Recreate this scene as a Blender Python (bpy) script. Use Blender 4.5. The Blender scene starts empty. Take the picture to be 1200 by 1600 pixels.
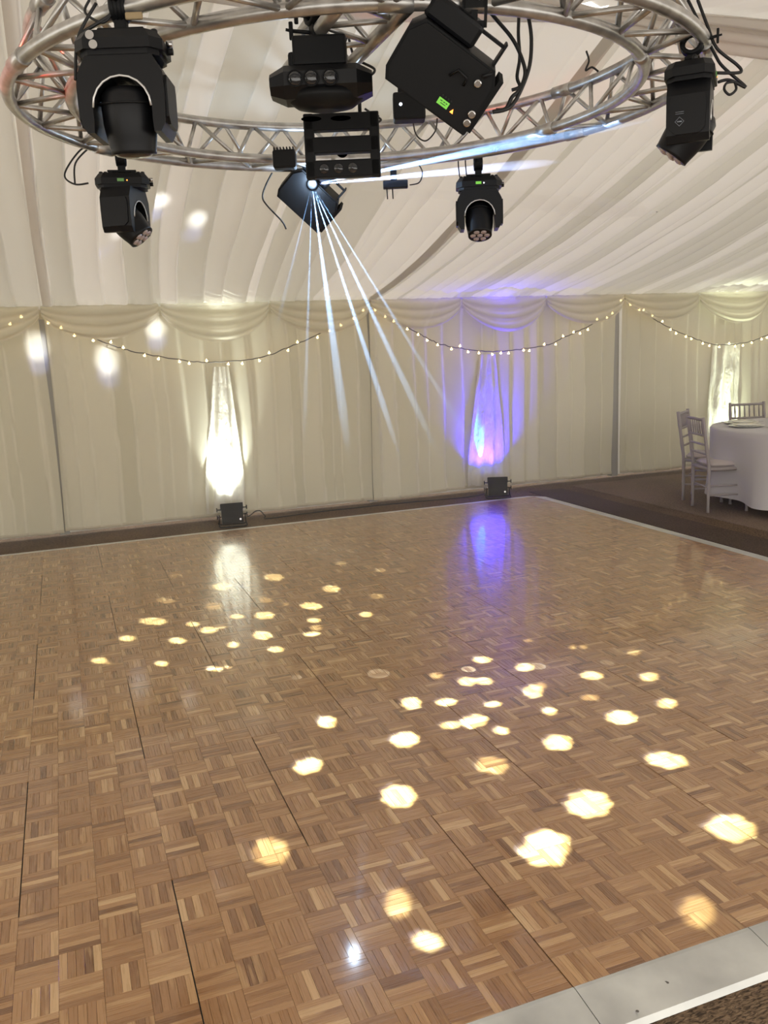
import bpy, bmesh, math, random
from mathutils import Vector, Matrix, noise
PI = math.pi
scene = bpy.context.scene
COL = scene.collection
rnd = random.Random(7)

# ------------------------------------------------------------------ camera
cam_data = bpy.data.cameras.new('camera')
cam = bpy.data.objects.new('camera', cam_data); COL.objects.link(cam)
yaw, pitch, roll = 0.3537, 0.1878, -0.0425
fwd = Vector((math.sin(yaw)*math.cos(pitch), math.cos(yaw)*math.cos(pitch), -math.sin(pitch)))
r0 = Vector((math.cos(yaw), -math.sin(yaw), 0)); u0 = r0.cross(fwd)
rt = r0*math.cos(roll) + u0*math.sin(roll); up = -r0*math.sin(roll) + u0*math.cos(roll)
cam.matrix_world = Matrix(((rt.x, up.x, -fwd.x, -0.1728), (rt.y, up.y, -fwd.y, -2.5887), (rt.z, up.z, -fwd.z, 1.6491), (0, 0, 0, 1)))
cam_data.sensor_fit = 'VERTICAL'; cam_data.sensor_height = 36.0; cam_data.lens = 36.0*1333/1600
cam_data.clip_start = 0.02; cam_data.clip_end = 100
scene.camera = cam

# ------------------------------------------------------------------ world, exposure
world = bpy.data.worlds.new('world'); scene.world = world; world.use_nodes = True
bg = world.node_tree.nodes['Background']
bg.inputs[0].default_value = (1.0, 0.955, 0.885, 1); bg.inputs[1].default_value = 1.95
vs = scene.view_settings
scene.display_settings.display_device = 'sRGB'
vs.view_transform = 'Standard'; vs.look = 'None'; vs.gamma = 1.0; vs.use_curve_mapping = False; vs.exposure = 0.25
cy = scene.cycles
cy.use_denoising = True; cy.max_bounces = 6; cy.diffuse_bounces = 3; cy.glossy_bounces = 3
cy.transmission_bounces = 4; cy.transparent_max_bounces = 8; cy.volume_bounces = 1
cy.caustics_reflective = False; cy.caustics_refractive = False
cy.sample_clamp_indirect = 4.0; cy.use_light_tree = True

def lamp(name, kind, loc, power, color, target=None, size=None, blend=0.5, radius=0.02, parent=None):
    d = bpy.data.lights.new(name, kind); d.energy = power; d.color = color
    if kind == 'AREA': d.size = radius
    else: d.shadow_soft_size = radius
    if kind == 'SPOT': d.spot_size = size; d.spot_blend = blend
    o = bpy.data.objects.new(name, d); COL.objects.link(o); o.location = loc
    if target is not None:
        o.rotation_euler = (Vector(target)-Vector(loc)).to_track_quat('-Z', 'Y').to_euler()
    return o

# ------------------------------------------------------------------ materials
def mat(name, color, rough=0.6, metal=0.0, spec=0.5, coat=0.0, emit=None, estr=0.0, trans=0.0, sheen=0.0):
    m = bpy.data.materials.new(name); m.use_nodes = True
    b = m.node_tree.nodes['Principled BSDF']; I = b.inputs
    I['Base Color'].default_value = (*color, 1); I['Roughness'].default_value = rough; I['Metallic'].default_value = metal
    I['Specular IOR Level'].default_value = spec; I['Coat Weight'].default_value = coat; I['Coat Roughness'].default_value = 0.1
    I['Transmission Weight'].default_value = trans; I['Sheen Weight'].default_value = sheen
    if emit: I['Emission Color'].default_value = (*emit, 1); I['Emission Strength'].default_value = estr
    return m
class NT:
    """small helper to lay nodes out in a material"""
    def __init__(s, m): s.t = m.node_tree; s.b = s.t.nodes['Principled BSDF']
    def n(s, kind, **kw):
        nd = s.t.nodes.new(kind)
        for k, v in kw.items():
            if k in nd.inputs.keys() if isinstance(k, str) else False: nd.inputs[k].default_value = v
            else: setattr(nd, k, v)
        return nd
    def l(s, a, b): s.t.links.new(a, b)
    def math(s, op, a, b=None):
        nd = s.t.nodes.new('ShaderNodeMath'); nd.operation = op
        for i, v in enumerate((a, b)):
            if v is None: continue
            if isinstance(v, (int, float)): nd.inputs[i].default_value = v
            else: s.l(v, nd.inputs[i])
        return nd.outputs[0]
    def ramp(s, fac, stops):
        nd = s.t.nodes.new('ShaderNodeValToRGB'); e = nd.color_ramp.elements
        while len(e) < len(stops): e.new(0.5)
        for q, (p, c) in zip(e, stops): q.position = p; q.color = (*c, 1)
        s.l(fac, nd.inputs[0]); return nd.outputs[0]
    def bump(s, h, strength, dist):
        nd = s.t.nodes.new('ShaderNodeBump'); nd.inputs['Strength'].default_value = strength; nd.inputs['Distance'].default_value = dist
        s.l(h, nd.inputs['Height']); s.l(nd.outputs[0], s.b.inputs['Normal'])

def fabric(name, color, tone=0.12, weave=500, wrinkle=0.0, translucent=0.0, sheer=0.0):
    m = mat(name, color, rough=0.85, spec=0.2, sheen=0.15); N = NT(m)
    tc = N.n('ShaderNodeTexCoord'); geo = tc.outputs['Object']
    at = N.n('ShaderNodeAttribute', attribute_name='tone')
    nz = N.n('ShaderNodeTexNoise'); nz.inputs['Scale'].default_value = 0.9; nz.inputs['Detail'].default_value = 3
    N.l(geo, nz.inputs['Vector'])
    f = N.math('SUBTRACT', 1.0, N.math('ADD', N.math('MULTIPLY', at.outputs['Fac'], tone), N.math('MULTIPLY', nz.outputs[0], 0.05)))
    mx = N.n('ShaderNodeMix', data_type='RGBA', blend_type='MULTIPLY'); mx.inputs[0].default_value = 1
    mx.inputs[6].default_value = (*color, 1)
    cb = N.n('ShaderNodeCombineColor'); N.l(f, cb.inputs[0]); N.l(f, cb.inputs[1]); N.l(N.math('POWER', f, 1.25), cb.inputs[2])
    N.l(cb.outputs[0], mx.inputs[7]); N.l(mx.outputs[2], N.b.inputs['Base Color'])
    w = N.n('ShaderNodeTexNoise'); w.inputs['Scale'].default_value = weave; N.l(geo, w.inputs['Vector'])
    h = w.outputs[0]
    if wrinkle:
        mp = N.n('ShaderNodeMapping'); mp.inputs['Scale'].default_value = (22, 22, 9); N.l(geo, mp.inputs[0])
        w2 = N.n('ShaderNodeTexNoise'); w2.inputs['Scale'].default_value = 1.0; w2.inputs['Detail'].default_value = 4; w2.inputs['Distortion'].default_value = 1.2
        N.l(mp.outputs[0], w2.inputs['Vector'])
        h = N.math('ADD', N.math('MULTIPLY', w2.outputs[0], wrinkle), N.math('MULTIPLY', w.outputs[0], 0.02))
        N.bump(h, 1.0, 0.03)
    else: N.bump(h, 0.25, 0.001)
    out = N.t.nodes['Material Output']; sh = N.b.outputs[0]
    if translucent:
        tr = N.n('ShaderNodeBsdfTranslucent'); N.l(mx.outputs[2], tr.inputs[0])
        ms = N.n('ShaderNodeMixShader'); ms.inputs[0].default_value = translucent
        N.l(sh, ms.inputs[1]); N.l(tr.outputs[0], ms.inputs[2]); sh = ms.outputs[0]
    if sheer:
        tp = N.n('ShaderNodeBsdfTransparent'); ms = N.n('ShaderNodeMixShader'); ms.inputs[0].default_value = sheer
        N.l(sh, ms.inputs[1]); N.l(tp.outputs[0], ms.inputs[2]); sh = ms.outputs[0]
    N.l(sh, out.inputs[0])
    return m

M = {}
M['lining'] = fabric('ceiling_lining_cloth', (0.80, 0.765, 0.715), tone=0.24, translucent=0.24)
M['drape'] = fabric('wall_drape_cloth', (0.85, 0.81, 0.67), tone=0.17, translucent=0.3)
M['hem'] = fabric('hem_cloth', (0.70, 0.64, 0.50), tone=0.1)
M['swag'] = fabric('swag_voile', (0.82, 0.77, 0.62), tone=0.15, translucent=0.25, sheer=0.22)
M['crinkle'] = fabric('crinkled_voile', (0.80, 0.77, 0.68), tone=0.1, wrinkle=0.45, translucent=0.15)
M['sheet'] = fabric('tent_sheet', (0.80, 0.78, 0.74), tone=0.1, translucent=0.5)
M['table_linen'] = fabric('table_linen', (0.52, 0.50, 0.51), tone=0.05)
M['cushion'] = fabric('seat_pad_cloth', (0.52, 0.46, 0.45), tone=0.05)
M['black'] = mat('black_painted_metal', (0.006, 0.0065, 0.0075), rough=0.55, spec=0.25)
M['black_plastic'] = mat('black_plastic', (0.006, 0.0065, 0.008), rough=0.42, spec=0.28)
M['rubber'] = mat('black_rubber_cable', (0.010, 0.010, 0.011), rough=0.5)
M['steel'] = mat('bright_steel', (0.6, 0.6, 0.6), rough=0.25, metal=1)
M['silver_trim'] = mat('silver_trim', (0.75, 0.75, 0.74), rough=0.35, metal=0.6)
M['glass_lens'] = mat('lens_glass', (0.02, 0.022, 0.026), rough=0.08, spec=0.6, coat=0.5)
M['led_lens'] = mat('led_lens', (0.42, 0.34, 0.33), rough=0.15, coat=1.0)
M['lcd'] = mat('green_display', (0.1, 0.3, 0.05), emit=(0.25, 0.75, 0.08), estr=0.55)
M['lcd_dim'] = mat('dim_green_display', (0.1, 0.2, 0.08), emit=(0.2, 0.45, 0.1), estr=0.22)
M['lcd_ink'] = mat('display_ink', (0.03, 0.10, 0.02))
M['amber'] = mat('amber_indicator', (0.8, 0.3, 0.05), emit=(1.0, 0.28, 0.04), estr=3.0)
M['white_led'] = mat('white_indicator', (0.9, 0.9, 1), emit=(0.75, 0.85, 1.0), estr=6.0)
M['logo'] = mat('grey_print', (0.30, 0.33, 0.38), rough=0.6)
M['label_tan'] = mat('tan_label', (0.36, 0.27, 0.15), rough=0.7)
M['gobo'] = mat('gobo_plate_black', (0.0, 0.0, 0.0), rough=1.0, spec=0.0)
M['bulb'] = mat('warm_bulb', (1, 0.8, 0.4), emit=(1.0, 0.70, 0.28), estr=7.0)
M['wire'] = mat('dark_wire', (0.10, 0.09, 0.08), rough=0.6)
M['limewash'] = mat('limewashed_wood', (0.31, 0.275, 0.275), rough=0.55)
M['china'] = mat('white_china', (0.75, 0.74, 0.70), rough=0.2, coat=0.3)
M['cutlery'] = mat('steel_cutlery', (0.5, 0.5, 0.5), rough=0.25, metal=1)
M['leg_post'] = mat('aluminium_post', (0.40, 0.39, 0.36), rough=0.6, metal=0.0)
M['folding_leg'] = mat('grey_table_leg', (0.45, 0.44, 0.43), rough=0.4, metal=0.5)
M['source'] = mat('lit_lens', (1, 1, 1), emit=(0.62, 0.85, 1.0), estr=140.0)
M['par_white'] = mat('lit_white_lens', (1, 1, 1), emit=(0.92, 1.0, 0.95), estr=12.0)
M['par_blue'] = mat('lit_blue_lens', (0.2, 0.2, 1), emit=(0.10, 0.35, 1.0), estr=12.0)
for k in ('lcd', 'lcd_dim', 'amber', 'white_led', 'bulb', 'source', 'par_white', 'par_blue'):
    M[k].cycles.emission_sampling = 'NONE'
g = bpy.data.materials.new('clear_glass'); g.use_nodes = True; M['glass'] = g
N = NT(g); N.b.inputs['Base Color'].default_value = (1, 1, 1, 1); N.b.inputs['Roughness'].default_value = 0.02
tp = N.n('ShaderNodeBsdfTransparent'); ms = N.n('ShaderNodeMixShader'); lw = N.n('ShaderNodeLayerWeight'); lw.inputs[0].default_value = 0.35
N.l(N.math('ADD', N.math('MULTIPLY', lw.outputs[1], 0.6), 0.16), ms.inputs[0]); N.l(tp.outputs[0], ms.inputs[1]); N.l(N.b.outputs[0], ms.inputs[2])
N.l(ms.outputs[0], N.t.nodes['Material Output'].inputs[0])

# aluminium tube: drawn metal with light smears
m = mat('truss_aluminium', (0.60, 0.59, 0.57), rough=0.33, metal=0.85); M['alu'] = m; N = NT(m)
tc = N.n('ShaderNodeTexCoord'); nz = N.n('ShaderNodeTexNoise'); nz.inputs['Scale'].default_value = 14; nz.inputs['Detail'].default_value = 5
N.l(tc.outputs['Object'], nz.inputs[0])
N.l(N.ramp(nz.outputs[0], [(0.3, (0.40, 0.39, 0.37)), (0.7, (0.66, 0.65, 0.63))]), N.b.inputs['Base Color'])
N.l(N.math('ADD', N.math('MULTIPLY', nz.outputs[0], 0.25), 0.22), N.b.inputs['Roughness'])
m = mat('edge_ramp_aluminium', (0.62, 0.62, 0.60), rough=0.4, metal=0.55); M['ramp'] = m; N = NT(m)
tc = N.n('ShaderNodeTexCoord'); mp = N.n('ShaderNodeMapping'); mp.inputs['Scale'].default_value = (3, 3, 3); N.l(tc.outputs['Object'], mp.inputs[0])
nz = N.n('ShaderNodeTexNoise'); nz.inputs['Scale'].default_value = 2; nz.inputs['Detail'].default_value = 6; N.l(mp.outputs[0], nz.inputs[0])
N.l(N.ramp(nz.outputs[0], [(0.3, (0.46, 0.46, 0.44)), (0.7, (0.66, 0.66, 0.62))]), N.b.inputs['Base Color'])
N.l(N.math('ADD', N.math('MULTIPLY', nz.outputs[0], 0.4), 0.25), N.b.inputs['Roughness'])

# parquet strips: tone per strip from its place in the grid, grain along its length
PN = 0.9144; SQ = PN/8; FW = SQ/5
m = mat('oak_parquet', (0.4, 0.25, 0.13), rough=0.3, spec=0.5, coat=0.8); M['oak'] = m; N = NT(m)
m.node_tree.nodes['Principled BSDF'].inputs['Coat Roughness'].default_value = 0.075
ge = N.n('ShaderNodeNewGeometry'); sp = N.n('ShaderNodeSeparateXYZ'); N.l(ge.outputs['Position'], sp.inputs[0])
X = N.math('ADD', sp.outputs[0], 40*SQ); Y = N.math('ADD', sp.outputs[1], 40*SQ)
ix = N.math('FLOOR', N.math('DIVIDE', X, SQ)); iy = N.math('FLOOR', N.math('DIVIDE', Y, SQ))
par = N.math('MODULO', N.math('ADD', ix, iy), 2.0)          # 1: strips run along x
inv = N.math('SUBTRACT', 1.0, par)
across = N.math('ADD', N.math('MULTIPLY', par, Y), N.math('MULTIPLY', inv, X))
along = N.math('ADD', N.math('MULTIPLY', par, X), N.math('MULTIPLY', inv, Y))
k = N.math('FLOOR', N.math('DIVIDE', across, FW))
cmb = N.n('ShaderNodeCombineXYZ'); N.l(ix, cmb.inputs[0]); N.l(iy, cmb.inputs[1]); N.l(k, cmb.inputs[2])
wn = N.n('ShaderNodeTexWhiteNoise', noise_dimensions='3D'); N.l(cmb.outputs[0], wn.inputs['Vector'])
base = N.ramp(wn.outputs['Value'], [(0.0, (0.175, 0.080, 0.030)), (0.10, (0.255, 0.125, 0.050)), (0.5, (0.325, 0.168, 0.070)), (0.86, (0.375, 0.205, 0.090)), (0.95, (0.49, 0.300, 0.145)), (1.0, (0.54, 0.35, 0.18))])
cg = N.n('ShaderNodeCombineXYZ'); N.l(N.math('MULTIPLY', along, 7.0), cg.inputs[0]); N.l(N.math('MULTIPLY', across, 210.0), cg.inputs[1]); N.l(N.math('MULTIPLY', wn.outputs['Value'], 40.0), cg.inputs[2])
gr = N.n('ShaderNodeTexNoise'); gr.inputs['Scale'].default_value = 1.0; gr.inputs['Detail'].default_value = 5; gr.inputs['Distortion'].default_value = 0.6; N.l(cg.outputs[0], gr.inputs['Vector'])
cs = N.n('ShaderNodeCombineXYZ'); N.l(N.math('MULTIPLY', along, 5.0), cs.inputs[0]); N.l(N.math('MULTIPLY', across, 34.0), cs.inputs[1]); N.l(N.math('MULTIPLY', wn.outputs['Value'], 90.0), cs.inputs[2])
sw = N.n('ShaderNodeTexNoise'); sw.inputs['Scale'].default_value = 1.0; sw.inputs['Detail'].default_value = 2; N.l(cs.outputs[0], sw.inputs['Vector'])
sap = N.ramp(sw.outputs[0], [(0.60, (0, 0, 0)), (0.68, (1, 1, 1))])
mx0 = N.n('ShaderNodeMix', data_type='RGBA'); N.l(N.math('MULTIPLY', sap, 0.55), mx0.inputs[0]); N.l(base, mx0.inputs[6]); mx0.inputs[7].default_value = (0.49, 0.30, 0.14, 1)
mx = N.n('ShaderNodeMix', data_type='RGBA', blend_type='MULTIPLY'); mx.inputs[0].default_value = 0.8
N.l(mx0.outputs[2], mx.inputs[6]); N.l(N.ramp(gr.outputs[0], [(0.30, (0.84, 0.82, 0.79)), (0.62, (1.06, 1.06, 1.06))]), mx.inputs[7])
N.l(mx.outputs[2], N.b.inputs['Base Color'])
N.l(N.math('ADD', N.math('MULTIPLY', gr.outputs[0], 0.12), 0.22), N.b.inputs['Roughness'])
tl = N.n('ShaderNodeTexNoise'); tl.inputs['Scale'].default_value = 5.0; N.l(ge.outputs['Position'], tl.inputs['Vector'])
N.bump(N.math('ADD', N.math('MULTIPLY', gr.outputs[0], 0.06), tl.outputs[0]), 0.22, 0.004)
M['oak_board'] = mat('panel_board', (0.035, 0.045, 0.045), rough=0.6)

def carpet(name, c1, c2, ribs=True):
    m = mat(name, c1, rough=0.95, spec=0.1); N = NT(m)
    ge = N.n('ShaderNodeNewGeometry')
    mp = N.n('ShaderNodeMapping'); mp.inputs['Scale'].default_value = (55, 140, 1); N.l(ge.outputs['Position'], mp.inputs[0])
    nz = N.n('ShaderNodeTexNoise'); nz.inputs['Scale'].default_value = 1.0; nz.inputs['Detail'].default_value = 3; nz.inputs['Distortion'].default_value = 0.8; N.l(mp.outputs[0], nz.inputs['Vector'])
    big = N.n('ShaderNodeTexNoise'); big.inputs['Scale'].default_value = 1.3; N.l(ge.outputs['Position'], big.inputs['Vector'])
    f = N.math('ADD', nz.outputs[0], N.math('MULTIPLY', N.math('SUBTRACT', big.outputs[0], 0.5), 0.3))
    N.l(N.ramp(f, [(0.36, c2), (0.60, c1)]), N.b.inputs['Base Color'])
    N.bump(nz.outputs[0], 1.0, 0.012)
    return m
M['carpet'] = carpet('brown_ribbed_carpet', (0.20, 0.135, 0.085), (0.055, 0.038, 0.026))
M['carpet_pale'] = carpet('worn_brown_matting', (0.24, 0.175, 0.13), (0.13, 0.095, 0.07))
M['carpet_dark'] = carpet('dark_brown_matting', (0.12, 0.085, 0.065), (0.06, 0.045, 0.036))

# ------------------------------------------------------------------ mesh helpers
class MB:
    def __init__(s): s.v = []; s.f = []; s.sm = []; s.tone = []
    def add(s, vs, fs, smooth=False, M4=None):
        o = len(s.v)
        s.v += [tuple(M4 @ Vector(p)) if M4 is not None else tuple(p) for p in vs]
        s.f += [tuple(i+o for i in f) for f in fs]; s.sm += [smooth]*len(fs)
        return s
    def box(s, c, d, M4=None, bev=0.0):
        x, y, z = (q/2 for q in d)
        if bev <= 0:
            vs = [(c[0]+a*x, c[1]+b*y, c[2]+e*z) for a in (-1, 1) for b in (-1, 1) for e in (-1, 1)]
            fs = [(0, 1, 3, 2), (4, 6, 7, 5), (0, 4, 5, 1), (2, 3, 7, 6), (0, 2, 6, 4), (1, 5, 7, 3)]
            return s.add(vs, fs, False, M4)
        bm = bmesh.new(); bmesh.ops.create_cube(bm, size=1)
        for v in bm.verts: v.co = Vector((v.co.x*d[0], v.co.y*d[1], v.co.z*d[2])) + Vector(c)
        bmesh.ops.bevel(bm, geom=bm.edges[:], offset=bev, segments=2, affect='EDGES', profile=0.5)
        bm.verts.index_update()
        s.add([v.co.copy() for v in bm.verts], [tuple(v.index for v in f.verts) for f in bm.faces], False, M4); bm.free()
        return s
    def tube(s, pts, r, n=10, closed=False, M4=None, caps=True, radii=None):
        pts = [Vector(p) for p in pts]; m = len(pts); vs = []
        prev = None
        for i, p in enumerate(pts):
            if closed: t = pts[(i+1) % m]-pts[i-1]
            else: t = pts[min(i+1, m-1)]-pts[max(i-1, 0)]
            t.normalize()
            if prev is None:
                a = t.orthogonal().normalized()
                if abs(t.z) < 0.9: a = t.cross(Vector((0, 0, 1))).normalized()
            else:
                a = prev - t*prev.dot(t); a = a.normalized() if a.length > 1e-6 else t.orthogonal().normalized()
            prev = a; b = t.cross(a); rr = radii[i] if radii else r
            vs += [p+(a*math.cos(2*PI*k/n)+b*math.sin(2*PI*k/n))*rr for k in range(n)]
        fs = []
        for i in range(m if closed else m-1):
            j = (i+1) % m
            fs += [(i*n+k, i*n+(k+1) % n, j*n+(k+1) % n, j*n+k) for k in range(n)]
        s.add(vs, fs, True, M4)
        if caps and not closed:
            o = len(s.v)-m*n
            s.f += [tuple(o+k for k in range(n))[::-1], tuple(o+(m-1)*n+k for k in range(n))]; s.sm += [False]*2
        return s
    def lathe(s, prof, n=28, M4=None, smooth=True, cap=True):
        vs = [(r*math.cos(2*PI*k/n), r*math.sin(2*PI*k/n), z) for r, z in prof for k in range(n)]
        fs = [(i*n+k, i*n+(k+1) % n, (i+1)*n+(k+1) % n, (i+1)*n+k) for i in range(len(prof)-1) for k in range(n)]
        s.add(vs, fs, smooth, M4)
        if cap:
            o = len(s.v)-len(vs); q = (len(prof)-1)*n
            s.f += [tuple(o+k for k in range(n))[::-1], tuple(o+q+k for k in range(n))]; s.sm += [False]*2
        return s
    def prism(s, poly, z0, z1, M4=None, top=1.0, smooth=False):
        n = len(poly); cx = sum(p[0] for p in poly)/n; cyy = sum(p[1] for p in poly)/n
        vs = [(x, y, z0) for x, y in poly]+[(cx+(x-cx)*top, cyy+(y-cyy)*top, z1) for x, y in poly]
        fs = [tuple(range(n))[::-1], tuple(range(n, 2*n))]+[(i, (i+1) % n, n+(i+1) % n, n+i) for i in range(n)]
        return s.add(vs, fs, smooth, M4)
    def grid(s, rows, smooth=True):
        h, w = len(rows), len(rows[0]); vs = [p for r in rows for p in r]
        fs = [(i*w+j, i*w+j+1, (i+1)*w+j+1, (i+1)*w+j) for i in range(h-1) for j in range(w-1)]
        return s.add(vs, fs, smooth)
    def build(s, name, material, parent=None, loc=None, tones=None):
        me = bpy.data.meshes.new(name); me.from_pydata([tuple(v) for v in s.v], [], s.f); me.materials.append(material)
        me.polygons.foreach_set('use_smooth', s.sm); me.update()
        if tones is not None:
            a = me.attributes.new('tone', 'FLOAT', 'POINT'); a.data.foreach_set('value', tones)
        o = bpy.data.objects.new(name, me); COL.objects.link(o)
        if loc is not None: o.location = loc
        if parent is not None: o.parent = parent
        return o
def empty(name, loc=(0, 0, 0), rz=0.0, rx=0.0, ry=0.0):
    o = bpy.data.objects.new(name, None); COL.objects.link(o); o.location = loc; o.rotation_euler = (rx, ry, rz); o.empty_display_size = 0.05
    return o
def tag(o, label=None, cat=None, group=None, kind=None):
    if label: o['label'] = label
    if cat: o['category'] = cat
    if group: o['group'] = group
    if kind: o['kind'] = kind
    return o
def T(x=0, y=0, z=0): return Matrix.Translation((x, y, z))
def RX(a): return Matrix.Rotation(a, 4, 'X')
def RY(a): return Matrix.Rotation(a, 4, 'Y')
def RZ(a): return Matrix.Rotation(a, 4, 'Z')
def smooth_path(pts, k=6):
    P = [Vector(p) for p in pts]; out = []
    for i in range(len(P)-1):
        a, b, c, d = P[max(i-1, 0)], P[i], P[i+1], P[min(i+2, len(P)-1)]
        for j in range(k):
            t = j/k
            out.append(0.5*((2*b)+(c-a)*t+(2*a-5*b+4*c-d)*t*t+(3*b-a-3*c+d)*t**3))
    out.append(P[-1]); return out
def copy_tree(o, parent=None):
    c = o.copy(); COL.objects.link(c)
    if parent is not None: c.parent = parent
    for ch in list(o.children): copy_tree(ch, c)
    return c

# ------------------------------------------------------------------ structure: ground, tent shell
def structure(o): o['kind'] = 'structure'; return o
WY = 6.25                                   # line of the tent's back wall
structure(MB().box((3.5, 1.5, -0.08), (18, 13, 0.1)).build('floor', M['carpet']))
structure(MB().box((4.0, WY+0.05, 1.1), (17.0, 0.03, 2.2)).build('wall_back', M['sheet']))
structure(MB().box((-4.5, 1.6, 1.1), (0.04, 9.2, 2.2)).build('wall_left', M['drape']))
structure(MB().box((12.4, 1.6, 1.1), (0.04, 9.2, 2.2)).build('wall_right', M['drape']))
tag(MB().box((4.96, 2.9, -0.026), (0.42, 6.0, 0.008), M4=T(0, 0, 0) @ RZ(0)).build('matting_strip', M['carpet_dark']), 'dark brown matting strip along the right edge of the dance floor', 'mat')
tag(MB().box((8.7, 2.3, -0.027), (6.6, 7.4, 0.006)).build('matting', M['carpet_pale']), 'paler worn brown matting under the dining table', 'mat')

YR, ZR, YE, ZE = 2.05, 3.60, 6.15, 2.20      # ridge and eave of the roof lining
def folds(x0, x1, wmin, wmax, seed):
    q = random.Random(seed); e = [x0]
    while e[-1] < x1: e.append(e[-1]+q.uniform(wmin, wmax))
    return e, [q.random() for _ in e], [q.uniform(0.55, 1.0) for _ in e]
def fold_at(u, F, step=0.07):
    e, r, a = F; lo, hi = 0, len(e)-2
    while lo < hi:
        mid = (lo+hi+1)//2
        if e[mid] <= u: lo = mid
        else: hi = mid-1
    s = (u-e[lo])/(e[lo+1]-e[lo]); s = min(max(s, 0), 1)
    h = s/(1-step) if s < 1-step else (1-s)/step            # knife pleat: slow rise, quick return
    h = h*0.8 + 0.2*math.sin(PI*s)
    return h*a[lo]*min(1.0, (e[lo+1]-e[lo])/0.22), r[lo], s
def roof_x(u, t):                              # lining folds wander sideways as they climb
    if u < 2.3: return u - 0.16*math.sin(PI*min(t, 1)*0.95)*min(1, max(0, (u+0.3)/1.0))
    g = min(1.0, (u-2.3)/1.4)
    return u + g*(0.52*t**0.8)*(1.0 if u < 5 else max(0.4, 1-(u-5)*0.25))
def make_roof(u0, u1, seed, name):
    rows, tones = [], []
    F = folds(u0-0.3, u1+0.6, 0.06, 0.26 if u0 < 2 else 0.22, seed)
    NU = int((u1-u0)/0.010); NTT = 44
    for j in range(NTT+1):
        t = j/NTT; row = []
        for i in range(NU+1):
            u = u0+(u1-u0)*i/NU
            h, r, s = fold_at(u+0.02*noise.noise(Vector((u*2, t*3, seed))), F)
            amp = 0.125*(0.50+0.50*math.sin(PI*min(1, t*1.1)))
            z = ZE+(ZR-ZE)*t-0.12*4*t*(1-t) - amp*h + 0.015*noise.noise(Vector((u*1.3, t*5, 3.1)))
            y = YE-(YE-YR)*t
            if j == 0: z -= 0.03+0.012*math.sin(u*70+2*math.sin(u*9)); y += 0.0
            row.append((roof_x(u, t), y, z)); tones.append(r if r > 0.5 else r*0.3)  # darker folds: daylight held back by doubled cloth, put into the tone
        rows.append(row)
    return structure(MB().grid(rows).build(name, M['lining'], tones=tones))
make_roof(-4.5, -0.18, 11, 'ceiling'); make_roof(-0.24, 3.02, 5, 'ceiling'); make_roof(2.95, 12.4, 23, 'ceiling')
rows = []                                      # the far slope beyond the ridge, running down towards the camera side
for j in range(13):
    t = j/12; rows.append([(-4.5+17.2*i/240, YR-5.0*t, ZR-0.95*t-0.05*4*t*(1-t)-0.03*abs(math.sin(i*1.3))) for i in range(241)])
structure(MB().grid(rows).build('ceiling', M['lining']))
# ridge sash: a loose run of cloth slung under the ridge from arch to arch
for a, b in ((-3.4, -0.24), (-0.24, 2.95), (2.95, 6.15), (6.15, 9.35)):
    rows = []
    for j in range(25):
        v = j/24; rows.append([])
        for i in range(41):
            s = i/40; sag = 4*s*(1-s); x = a+(b-a)*s; wd = 0.10+0.22*sag
            yy = YR-0.02-(0.5-v)*2*wd*0.9-0.05; dz = 0.02*math.sin(v*26+s*2)*(0.4+sag)
            rows[-1].append((x, yy, ZR-0.06-abs(0.5-v)*0.62*wd-0.04*sag*math.cos((v-0.5)*PI)+dz - 0.04*(1-sag)**4))
    o = MB().grid(rows).build('ridge_sash', M['lining'])
    tag(o, {-3.4: 'ivory sash of cloth under the roof ridge, left of the circular truss', -0.24: 'ivory sash of cloth under the roof ridge above the circular truss', 2.95: 'ivory sash of cloth under the roof ridge behind the right edge of the truss', 6.15: 'ivory sash of cloth under the roof ridge far above the dining table'}[a], 'sash', 'ridge sashes')
# arch beams under the lining at each bay line
POSTS = [-3.46, -0.27, 2.95, 6.12, 9.35]
for i, px in enumerate(POSTS):
    structure(MB().box((px, WY-0.02, 1.1), (0.09, 0.09, 2.2)).build('trim_%d' % (i+1), M['leg_post']))

# ------------------------------------------------------------------ wall drapes, one per bay
def make_drape(x0, x1, seed, label):
    F = folds(x0-0.1, x1+0.2, 0.10, 0.26, seed); q = random.Random(seed)
    NX = int((x1-x0)/0.016); NZ = 26; rows, tones = [], []
    for j in range(NZ+1):
        t = j/NZ; z = 2.19-(2.19-0.035)*t; row = []
        for i in range(NX+1):
            u = x0+(x1-x0)*i/NX
            h, r, s = fold_at(u-0.10*t*0.3+0.03*noise.noise(Vector((u*1.5, t*2.0, seed))), F, 0.16)
            y = 6.17-0.062*h*(0.8+0.35*math.sin(t*PI))-0.02*noise.noise(Vector((u*1.2, t*2.2, seed+5)))
            y -= 0.05*max(0, t-0.88)/0.12*(0.5+noise.noise(Vector((u*3, 1, seed))))
            edge = min(u-x0, x1-u)
            zz = z + (0.03*noise.noise(Vector((u*1.1, 0, seed+2))) if j == NZ else 0)
            row.append((u + 0.02*math.sin(t*3+seed), y, zz)); tones.append(0.0 if s > 0.86 else 0.35+0.65*r)  # pale stripe at each pleat's return: light through the seams, put into colour
        rows.append(row)
    root = MB().grid(rows).build('wall_drape', M['drape'], tones=tones)
    tag(root, label, 'drape', 'pleated wall drapes')
    last = rows[-1]; hem = []
    for dz in (0.034, 0.0): hem.append([(p[0], p[1]-0.006, p[2]+dz) for p in last])
    hem.append([(p[0], p[1]+0.006, p[2]-0.002) for p in last])
    MB().grid(hem).build('hem', M['hem'], root)
    return root
make_drape(-3.40, -0.285, 31, 'pleated cream wall drape filling the bay at the left edge')
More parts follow.
